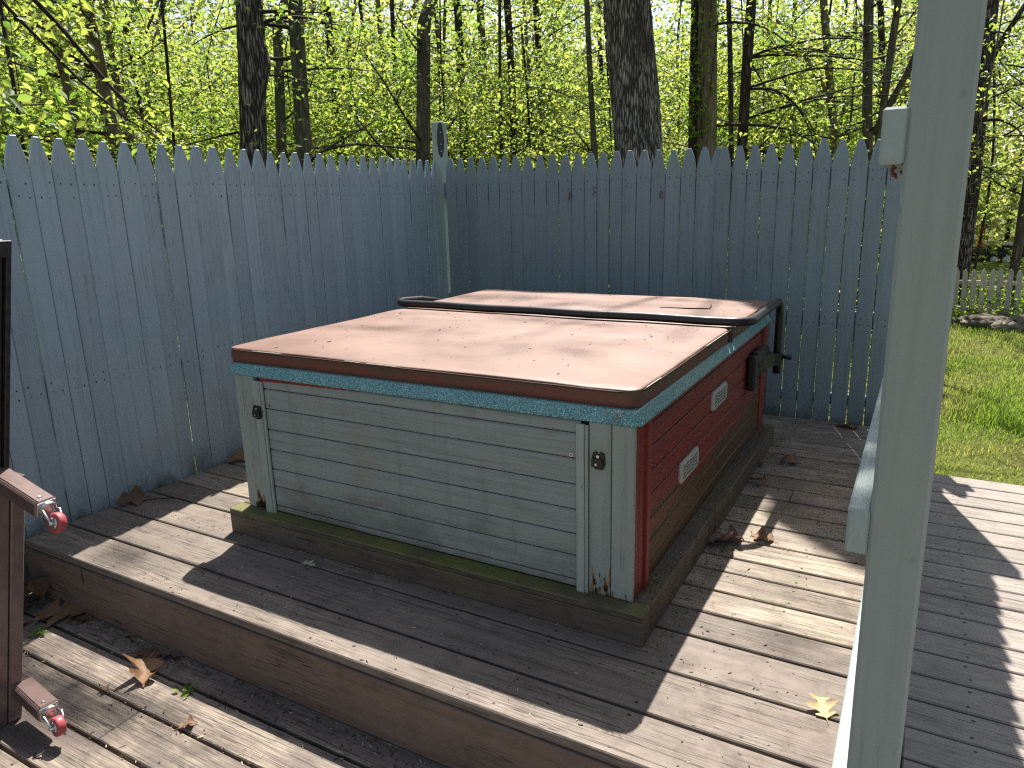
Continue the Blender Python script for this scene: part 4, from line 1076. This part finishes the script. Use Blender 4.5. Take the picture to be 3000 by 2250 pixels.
tree('R', -1.14, 6.57, -.001, 0, .064, B['bark_dark'], 'dark brown trunk throwing many drooping bare branches to the right', nleaf=520, nb=17, zr=(1.3, 4.2), Lr=(1.2, 2.8), bias=(.45, .7), up=.28, droop=.10, seg=24, flare=.1, spread=.16)
tree('S', -1.57, 13.60, -.052, -.008, .036, B['bark_grey'], 'thin far stem seen through the drooping bare branches', nleaf=1500, leafL=(.06, .1))
tree('T', -.31, 10.73, -.130, -.016, .070, B['bark_tan'], 'pale forked trunk leaning left above the right end of the back fence', nleaf=900, wob=.05, flare=.1,
     extra=[([(-.72, 10.68, 2.85), (-.95, 10.6, 3.3), (-1.2, 10.55, 3.7), (-1.6, 10.5, 4.2)], [.045, .04, .03, .022])])
tree('U', .16, 9.76, -.090, -.007, .078, B['bark_grey'], 'grey trunk standing left of the forked one, by the rail fence post', nleaf=800, flare=.1, wob=.05)
tree('V', -.05, 8.74, .053, .003, .052, B['bark_grey'], 'grey trunk forking into two limbs, nearest the rail fence post', nleaf=600, wob=.05, flare=.1,
     extra=[([(.02, 8.75, 2.3), (.14, 8.74, 2.6), (.33, 8.72, 3.0), (.5, 8.7, 3.5), (.6, 8.8, 4.2)], [.045, .045, .042, .036, .03]),
            ([(.0, 8.74, 2.1), (-.2, 8.72, 1.85), (-.45, 8.7, 1.55), (-.8, 8.7, 1.3)], [.04, .035, .03, .022])])
tree('W', 1.33, 12.76, .0, .0, .115, B['bark_oak'], 'lichen spotted trunk just right of the rail fence post, its foot behind the white fence', nleaf=700, seg=40, rows=90, rough=.07, fx=5, fz=2, bias=(.4, .8), nb=10, flare=.1,
     extra=[([(1.36, 12.76, 3.6), (1.6, 12.75, 4.1), (2.0, 12.7, 4.9)], [.06, .05, .036])])
tree('X', 2.10, 12.9, .012, .0, .080, B['bark_grey'], 'leaning grey trunk behind the white picket fence at the right edge', nleaf=900, flare=.1, bias=(3.0, 1.0))
tree('a', -7.67, 3.17, -.055, -.065, .058, B['bark_tan'], 'tan trunk leaning to the left, left one of the tan pair behind the left fence', nleaf=800, **near)
tree('b', -7.07, 3.17, -.045, -.055, .078, B['bark_tan'], 'thick tan trunk half hidden by bright leaves behind the left fence', nleaf=800, **near)
tree('c', -8.29, 4.04, -.02, -.03, .055, B['bark_tan'], 'pale tan trunk right of the thick tan one behind the left fence', nleaf=1100)
tree('d', -8.97, 4.80, -.03, -.03, .032, B['bark_dark'], 'thin dark stem, left one of the dark pair left of the furrowed oak', nleaf=1000, wob=.05)
tree('e', -9.82, 5.33, .0, .0, .030, B['bark_dark'], 'thin dark stem, right one of the dark pair left of the furrowed oak', nleaf=1100, wob=.05)
tree('f', -6.43, 3.20, .0, .0, .018, B['bark_dark'], 'very thin dark sapling nearest the furrowed oak on its left', nleaf=700, wob=.10, leafL=(.05, .085))
tree('g', -5.46, 1.00, -.02, .03, .018, B['bark_dark'], 'slender leafy sapling close behind the left fence near its near end', nleaf=1300, nb=14, zr=(.8, 4.2), Lr=(.6, 1.6), wob=.06, **near)
tree('h', -7.34, 1.72, -.03, -.02, .095, B['bark_tan'], 'broad brown trunk at the very left edge behind the leaves', nleaf=1500, nb=12, Lr=(1.0, 2.4), bias=(.8, .9), **near)
# long dark bare boughs hanging into the view at upper left
tree('z', -4.55, .25, -.05, -.10, .045, B['bark_dark'], 'near leafy tree with long dark boughs sweeping down over the left fence', nleaf=1300, nb=12, zr=(1.2, 4.4), Lr=(.7, 1.8), wob=.06, leafL=(.06, .105), detail=True,
     extra=[([(-4.75, .0, 3.6), (-4.75, .35, 3.45), (-4.8, .8, 3.2), (-4.85, 1.2, 2.85), (-4.85, 1.5, 2.5), (-4.8, 1.75, 2.25), (-4.7, 1.95, 2.05)], [.026, .024, .020, .016, .012, .008, .004]),
            ([(-4.75, .0, 3.5), (-4.8, .45, 3.3), (-4.95, .9, 2.95), (-5.0, 1.35, 2.55), (-5.0, 1.7, 2.3), (-4.95, 1.95, 2.15)], [.018, .016, .013, .010, .007, .003]),
            ([(-4.6, -.1, 2.9), (-4.7, -.2, 2.75), (-4.9, .1, 2.5), (-5.0, .5, 2.3), (-5.0, .9, 2.15)], [.018, .016, .012, .008, .004]),
            ([(-4.6, -.3, 2.3), (-4.65, .0, 2.25), (-4.7, .4, 2.12), (-4.75, .8, 2.1)], [.012, .010, .007, .003])])
# vine on the double trunk
vine = thing('climbing_vine', 'bright green vine hanging on the double trunk right of the big shaggy tree', 'vine', (-1.5, 5.85, GZ))
rg = np.random.default_rng(3); mb = MB(); vp = []
for k in range(5):
    x = -1.58+.055*k; path = [(x+.03*math.sin(3*z+k), 5.93-.03-.05*rg.uniform(), z) for z in np.linspace(.9, 3.6+.1*k, 22)]
    mb.tube(path, .005, 4); vp += [(np.array(q), .1) for q in path if q[2] > 1.7]
mb.build('stem', M['twig'], vine)
C = foliage_points(vp, 620, rg, .085); C[:, 1] -= .06; C[:, 2] = np.where(C[:, 2] < 2.2, C[:, 2]+rg.uniform(0, 1.2, len(C)), C[:, 2])
ok = clear_of_deck(C, rg, .3); C = C[ok]
leaf_mesh('leaves', C, rg.uniform(.035, .06, len(C)), M['leaf_vine'], vine, 4)

# saplings of the understory: leafy thin stems between the big trunks
rg = np.random.default_rng(42); ns = 0
labels = 'leafy understory sapling, one of many thin stems filling the gaps between the trunks'
for k in range(60):
    az = math.radians(rg.uniform(-70, 6)); D = rg.uniform(11.5, 19)
    x = CAM.x + D*math.sin(az); y = CAM.y + D*math.cos(az)
    if x > -3.6 and y < 5.2: continue
    if x > 1.4 and y < 14: continue
    thin = .75 if az > math.radians(-22) else 1.0
    tree('s%d' % k, x, y, rg.normal(0, .04), rg.normal(0, .04), rg.uniform(.012, .028), B['bark_dark'] if k % 3 else B['bark_tan'], labels, 'sapling', 'sapling', nleaf=int(rg.uniform(1900, 3200)*thin), nb=12, zr=(.2, 3.2+.05*D), Lr=(.7, 1.9),
         top=rg.uniform(4.0, 6.0), seg=7, rows=14, wob=.12, grp='understory saplings', seed=500+k, leafL=(.055, .095) if D < 12 else (.065, .11), rough=.02, spread=.25, tmin=rg.uniform(0, .3), tmax=rg.uniform(.7, 1))
# far trees
for k in range(44):
    az = math.radians(-72 + 80*((k*.618) % 1)); D = rg.uniform(17, 32)
    x = CAM.x + D*math.sin(az); y = CAM.y + D*math.cos(az)
    if x > .8 and y < 27: continue
    tree('t%d' % k, x, y, rg.normal(0, .03), rg.normal(0, .03), rg.uniform(.04, .13), (B['bark_dark'], B['bark_tan'], B['bark_grey'])[k % 3], 'slender distant tree, one of many far back in the wood', 'tree', 'woodland_tree', nleaf=3000, nb=12, zr=(.2, 6.5), Lr=(1.2, 3.2),
         top=13, seg=8, rows=16, wob=.15, grp='distant trees of the wood', seed=900+k, leafL=(.10, .17), rough=.02, lm=M['leaf_far'], spread=.4, tmin=rg.uniform(0, .3), tmax=rg.uniform(.7, 1))
# the far wood that reads as one bright mass
n = 120000; rg = np.random.default_rng(77)
az = np.radians(rg.uniform(-85, 22, n)); D = rg.uniform(22, 48, n)
cl = rg.integers(0, 900, n); ca = np.radians(rg.uniform(-85, 22, 900)); cD = rg.uniform(24, 48, 900); cz = rg.beta(1.0, 2.8, 900)*13
az = ca[cl]+rg.normal(0, .036, n); D = cD[cl]+rg.normal(0, 1.2, n)
z = cz[cl]+rg.normal(0, .7, n)-.4
C = np.stack([CAM.x+D*np.sin(az), CAM.y+D*np.cos(az), z], -1); C = C[(C[:, 2] > -.6)]
nc = 620; n2 = 75000; ca = np.radians(rg.uniform(-85, 22, nc)); cD = rg.uniform(22, 44, nc); cz = rg.uniform(2.0, 11.5, nc)
thinsky = (ca > np.radians(-20)) & (ca < np.radians(-4)); cz = np.where(thinsky, cz*.45, cz); ul = (ca > np.radians(-58)) & (ca < np.radians(-50)); cz = np.where(ul, cz*.6, cz)
cl = rg.integers(0, nc, n2); az = ca[cl]+rg.normal(0, .045, n2); D = cD[cl]+rg.normal(0, 1.2, n2)
C = np.concatenate([C, np.stack([CAM.x+D*np.sin(az), CAM.y+D*np.cos(az), np.maximum(0, cz[cl]+rg.normal(0, .75, n2))], -1)])
kind(leaf_mesh('far_woodland', C, rg.uniform(.16, .30, len(C)), M['leaf_far'], None, 8, tint=np.clip(rg.normal(.6, .3, len(C)), 0, 1)), 'stuff')
# leafy ground plants of the wood floor
n = 26000; az = np.radians(rg.uniform(-80, 6, n)); D = rg.uniform(6.5, 24, n)
C = np.stack([CAM.x+D*np.sin(az), CAM.y+D*np.cos(az), GZ+rg.gamma(1.6, .28, n)], -1); C = C[~((C[:, 0] > -3.4) & (C[:, 1] < 3.7)) & ~((C[:, 0] > .6) & (C[:, 1] < 13)) & (C[:, 2] < 2.2)]
C = C[clear_of_deck(C, rg, .02)]
kind(leaf_mesh('woodland_undergrowth', C, rg.uniform(.05, .10, len(C)), M['leaf'], None, 18), 'stuff')

# added unseen leaves laid along sun rays to shade aisle, rail, cover and deck
def shade_leaf_cloud(poly, n, h0, h1, rg):
    P = np.array(poly, float); lo, hi = P.min(0), P.max(0); out = []
    while len(out) < n:
        q = rg.uniform(lo, hi); ins = False; j = len(P)-1
        for i in range(len(P)):
            if (P[i][1] > q[1]) != (P[j][1] > q[1]) and q[0] < (P[j][0]-P[i][0])*(q[1]-P[i][1])/(P[j][1]-P[i][1])+P[i][0]: ins = not ins
            j = i
        if ins:
            h = rg.uniform(h0, h1); out.append((q[0]-SUN[0]*h, q[1]-SUN[1]*h, h))
    return np.array(out)
hb = thing('shade_caster_tree', 'added tree above the view, its crown shaped to shade the aisle and dapple the deck', 'tree', (-2.6, 9.6, GZ), 'trees standing in the wood behind the fences')
rg = np.random.default_rng(12); mb = MB()
P = np.array([(-2.6+.03*z, 9.6-.04*z*z/12, z) for z in np.linspace(GZ, 13, 40)]); trunk_mesh(mb, P, .10, .05, 16, .05, 1.5, 1.5, 5)
for tgt in ((-1.2, 6.3, 8.0), (-1.5, 7.2, 8.8), (-3.6, 8.5, 13.5), (-3.0, 9.0, 14.0)):
    s_ = P[26]; mb.tube([s_, (s_*.6+np.array(tgt)*.4)+np.array([0, 0, .3]), tgt], [.05, .03, .008], 6)
mb.build('trunk', M['bark_dark'], hb)  # trunk of the added shade-casting tree
C1 = shade_leaf_cloud([(.205, 2.35), (.215, 1.37), (.62, 1.01), (.72, .96), (.70, 2.35)], 9000, 7.2, 9.0, rg)
C2 = [C1]
def blob(cx, cy, rx, ry, n, h0, h1):
    g = rg.normal(0, 1, (n, 2))*.55; h = rg.uniform(h0, h1, n)
    C2.append(np.stack([cx+g[:, 0]*rx-SUN[0]*h, cy+g[:, 1]*ry-SUN[1]*h, h], -1))
blob(-2.42, -.42, .20, .08, 44, 13, 16); blob(-2.15, -.82, .32, .09, 90, 13, 16); blob(-1.75, -.70, .3, .05, 40, 13, 16)
blob(-1.6, 1.55, .5, .10, 60, 14, 18); blob(-1.0, 1.35, .6, .06, 50, 14, 18); blob(-1.5, 1.1, .6, .04, 40, 14, 18); blob(-.7, .75, .5, .05, 40, 14, 18); blob(-1.5, .2, .5, .05, 36, 14, 18); blob(-.4, .05, .3, .05, 22, 14, 18)
blob(-.3, 1.75, .25, .06, 20, 14, 18); blob(.45, .25, .12, .06, 14, 14, 18); blob(.5, .62, .2, .03, 14, 14, 18); pass
C2.append(shade_leaf_cloud([(.84, -1.8), (.965, -1.8), (.965, .9), (.84, .9)], 800, 7.2, 9.5, rg))
C2.append(shade_leaf_cloud([(-.34, 2.05), (-.02, 1.90), (.12, 1.70), (.205, 1.55), (.205, 2.12), (-.34, 2.12)], 1500, 7.2, 9.0, rg))
C2.append(shade_leaf_cloud([(-1.98, 1.88), (-1.3, 1.86), (-.9, 1.98), (-.9, 2.06), (-1.98, 2.06)], 330, 9, 12, rg))
C2.append(shade_leaf_cloud([(-2.9, -.86), (-2.9, -.66), (-1.72, -.70), (-1.80, -.86)], 250, 9, 12, rg))
C = np.concatenate(C2)
leaf_mesh('crown', C, rg.uniform(.06, .10, len(C)), M['leaf'], hb, 6)  # added unseen leaves that cast the shade

# ================================================================== lawn and the far yard on the right
n = 62000; rg = np.random.default_rng(19)
Y = 2.45+(rg.uniform(0, 1, n)**1.25)*10.0; X = .55 + rg.uniform(0, 1, n)*(1.2+.25*(Y-2.4)+.7)
hgt = rg.uniform(.03, .075, n)
for (tx, ty, tr_, th) in ((1.18, 5.35, .28, .17), (1.55, 5.2, .22, .13), (1.02, 5.6, .2, .12), (1.0, 3.0, .2, .09), (1.35, 4.2, .2, .10)):
    d2 = ((X-tx)/tr_)**2+((Y-ty)/(tr_*.7))**2; hgt += th*np.exp(-d2)*rg.uniform(.3, 1, n)
ptc = np.array([mnoise.noise(Vector((x*1.6, y*1.1, 2.0))) for x, y in zip(X, Y)])
keepm = (ptc + rg.uniform(-.25, .6, n)) > -.18
X, Y, hgt, ptc = X[keepm], Y[keepm], hgt[keepm], ptc[keepm]; n = len(X)
a = rg.uniform(0, 2*np.pi, n); bend = rg.uniform(.2, 1.1, n)*hgt
z0 = np.full(n, -.455)
base = np.stack([X, Y, z0], -1); dv = np.stack([np.cos(a), np.sin(a), np.zeros(n)], -1); sv = np.stack([-np.sin(a), np.cos(a), np.zeros(n)], -1)
wd = rg.uniform(.0025, .0045, n)[:, None]
V = np.stack([base-sv*wd, base+sv*wd, base+dv*bend[:, None]*.35+np.array([0, 0, .6])*hgt[:, None]+sv*wd*.7, base+dv*bend[:, None]*.35+np.array([0, 0, .6])*hgt[:, None]-sv*wd*.7, base+dv*bend[:, None]+np.array([0, 0, 1.])*hgt[:, None]], 1).reshape(-1, 3)
me = bpy.data.meshes.new('lawn_grass')
idx = np.arange(n)[:, None]*5
loops_ = np.concatenate([idx+np.array([[0, 1, 2, 3]]), idx+np.array([[3, 2, 4]])], 1).astype(np.int32).ravel()
me.vertices.add(len(V)); me.vertices.foreach_set('co', V.astype(np.float32).ravel())
me.loops.add(len(loops_)); me.loops.foreach_set('vertex_index', loops_)
tot = np.tile(np.array([4, 3], np.int32), n); st = np.concatenate([[0], np.cumsum(tot)[:-1]]).astype(np.int32)
me.polygons.add(len(tot)); me.polygons.foreach_set('loop_start', st); me.polygons.foreach_set('loop_total', tot); me.update(calc_edges=True)
at = me.attributes.new('tint', 'FLOAT', 'POINT'); at.data.foreach_set('value', np.repeat(np.clip(.5-ptc*.9+rg.normal(0, .25, n), 0, 1), 5).astype(np.float32))
M['grass'] = leaf_mat('grass_blade', (.095, .155, .020), (.235, .235, .066), (.27, .46, .032), (.54, .52, .125), .42, .2)
me.materials.append(M['grass']); go = bpy.data.objects.new('lawn_grass', me); COL.objects.link(go); kind(go, 'stuff')

# white picket fence
M['white'] = painted_wood('old_white_paint', (.50, .445, .375), 2, .2, bs=.4)
wf = thing('white_picket_fence', 'low weathered white picket fence across the lawn on the right', 'fence', (2.0, 11.55, -.46))
rr = random.Random(8)
for i in range(26):
    x = 1.03 + .1165*i + rr.uniform(-.006, .006)
    mb = MB(); w = .036; zt = .365 + rr.uniform(-.02, .02); ln = rr.uniform(-.02, .02) - .03
    out = [(-w, -.40+rr.uniform(-.02, .02)), (w, -.40), (w, zt-.075), (w*.75, zt-.04), (0, zt), (-w*.75, zt-.04), (-w, zt-.075)]
    mb.prism(out, lambda p, q, d: (x+p+ln*(q+.4), 11.55+d-.04*i*.1, q), -.012, .012, 0, rr.random()); mb.build('picket', M['white'], wf)
for z in (.135, -.29):
    MB().box(.9, 4.0, 11.565, 11.60, z-.03, z+.03, .004, 0, rr.random()).build('rail', M['white'], wf)
mb = MB(); mb.tube([(1.34, 11.66, -.5), (1.37, 11.66, .12)], .022, 8); mb.build('stake', plain('green_steel', (.015, .07, .035), .5), wf)
# rocks
def rock_mat():
    N = NT('lichen_rock'); f = N.noise(N.coords((1, 1, 2)), 7, 7, .65)
    return N.fin(N.ramp(f, [(.3, (.06, .05, .038)), (.52, (.17, .145, .11)), (.72, (.30, .27, .21))]), .9, f, .7, .05, .2)
RM = rock_mat()
def rock(x, y, z, sx, sy, sz, rot, seed, label):
    bm = bmesh.new(); bmesh.ops.create_icosphere(bm, subdivisions=4, radius=1)
    for v in bm.verts:
        p = v.co.copy(); d = 1+.28*mnoise.noise(p*1.3+Vector((seed, 0, 0)))+.12*mnoise.noise(p*3.5+Vector((0, seed, 0)))+.06*mnoise.noise(Vector((p.x*2, p.y*2, p.z*11+seed)))
        v.co = Vector((p.x*sx*d, p.y*sy*d, p.z*sz*d))
    bmesh.ops.rotate(bm, verts=bm.verts, cent=(0, 0, 0), matrix=Matrix.Rotation(rot, 3, 'Z')); bmesh.ops.translate(bm, verts=bm.verts, vec=(x, y, z))
    for f_ in bm.faces: f_.smooth = True
    me = bpy.data.meshes.new('rock'); bm.to_mesh(me); bm.free(); me.materials.append(RM)
    o = bpy.data.objects.new('rock', me); COL.objects.link(o); tag(o, label, 'rock', 'rocks along the white picket fence'); return o
rock(1.62, 10.75, -.36, .36, .22, .10, .1, 1.0, 'long flat tan rock, largest of those in front of the white picket fence')
rock(1.90, 10.55, -.40, .24, .16, .09, -.3, 4.0, 'tan rock leaning on the right end of the long flat one')
rock(2.15, 10.95, -.38, .26, .2, .11, .4, 7.0, 'dark rock at the right edge below the white picket fence')
rock(1.18, 11.0, -.42, .16, .12, .07, .2, 9.0, 'small pale rock left of the long flat one')
rock(1.78, 11.25, -.36, .25, .15, .12, .2, 12.0, 'dark rock behind the long flat one, touching the pickets')
# bed of low plants round the fence
n = 5200; X = rg.uniform(.9, 3.6, n); Y = rg.uniform(11.0, 13.6, n)
C = np.stack([X, Y, -.46+rg.gamma(1.5, .10, n)], -1)
kind(leaf_mesh('ground_cover', C, rg.uniform(.05, .10, n), M['leaf_vine'], None, 23), 'stuff')
# trailer
tl = thing('utility_trailer', 'black utility trailer with an angled tailgate parked beyond the white fence', 'trailer', (2.4, 23.7, -.55))
TB = plain('trailer_black', (.018, .018, .019), .45, .2); TR = plain('trailer_wood', (.10, .065, .045), .8)
mb = MB(); mb.box(1.55, 2.40, 23.25, 24.9, -.33, -.27, .01); mb.box(1.55, 3.35, 23.25, 24.9, -.345, -.29, .01)
mb.box(1.5, 2.30, 23.22, 23.28, -.10, -.06, .008); 
for x in (1.55, 1.9, 2.27): mb.box(x-.02, x+.02, 23.22, 23.28, -.33, -.07, .005)
mb.build('bed', TB, tl)
mb = MB(); mb.box(1.56, 2.28, 23.225, 23.245, -.28, -.11, .004); mb.build('side_board', TR, tl)
mb = MB(); mb.box(2.31, 3.3, 23.2, 24.9, -.24, -.03, .02); mb.box(2.29, 3.32, 23.18, 24.9, -.035, .0, .01); mb.build('box_body', TB, tl)
mb = MB(); mb.prism([(2.28, -.46), (2.34, -.30), (2.46, -.215), (2.86, -.215), (2.98, -.30), (3.04, -.46), (2.96, -.46), (2.90, -.34), (2.82, -.28), (2.50, -.28), (2.42, -.34), (2.36, -.46)], lambda p, q, d: (p, 23.02+d, q), 0, .20); mb.build('fender', TB, tl)
for xw in (2.50, 2.80):
    mb = MB(); rings = [[(xw+r_*math.cos(t), 23.04+yy, -.405+r_*math.sin(t)) for t in np.linspace(0, 2*math.pi, 24, endpoint=False)] for yy, r_ in ((.0, .10), (0.0, .145), (.02, .16), (.15, .16), (.17, .14))]
    mb.loops(rings, True, True, 0); wh = mb.build('wheel', plain('tyre', (.02, .02, .02), .8), tl)
    mb = MB(); rings = [[(xw+r_*math.cos(t), 23.03+yy, -.405+r_*math.sin(t)) for t in np.linspace(0, 2*math.pi, 20, endpoint=False)] for yy, r_ in ((.02, .10), (.0, .095), (.01, .05), (-.005, .03))]
    mb.loops(rings, True, True, 0); mb.build('rim', plain('white_rim', (.6, .6, .58), .4), wh)
sg = thing('mesh_panel', 'black mesh panel on a thin pole behind the trailer', 'panel', (2.48, 26.0, -.55))
mb = MB(); Mx = Matrix.Translation((2.48, 26.0, .46)) @ Matrix.Rotation(-.06, 4, 'Y')
for k in range(12): mb.box(-.215+.0375*k-.012, -.215+.0375*k+.012, -.01, .01, -.13, .13, .002, 0, 0, Mx)
for k in range(7): mb.box(-.225, .225, -.008, .008, -.125+.041*k-.010, -.125+.041*k+.010, .002, 0, 0, Mx)
mb.build('panel', TB, sg)
mb = MB(); mb.tube([(2.42, 26.02, -.56), (2.48, 26.02, .34)], .02, 8); mb.build('pole', TB, sg)
mb = MB(); mb.box(2.40, 2.60, 30.0, 30.3, -.6, .30, .03); mb.prism([(2.36, .30), (2.64, .30), (2.5, .42)], lambda p, q, d: (p, 29.98+d, q), 0, .34)
tag(mb.build('orange_barrel', plain('orange_plastic', (.75, .10, .04), .5)), 'small bright orange thing far behind the black mesh panel', 'barrel')
kind(MB().box(-2, 16, 24.95, 28.2, -.75, -.497, .01).build('driveway', plain('pale_gravel', (.38, .35, .31), .95, 0, .2, .3, 9)), 'structure')
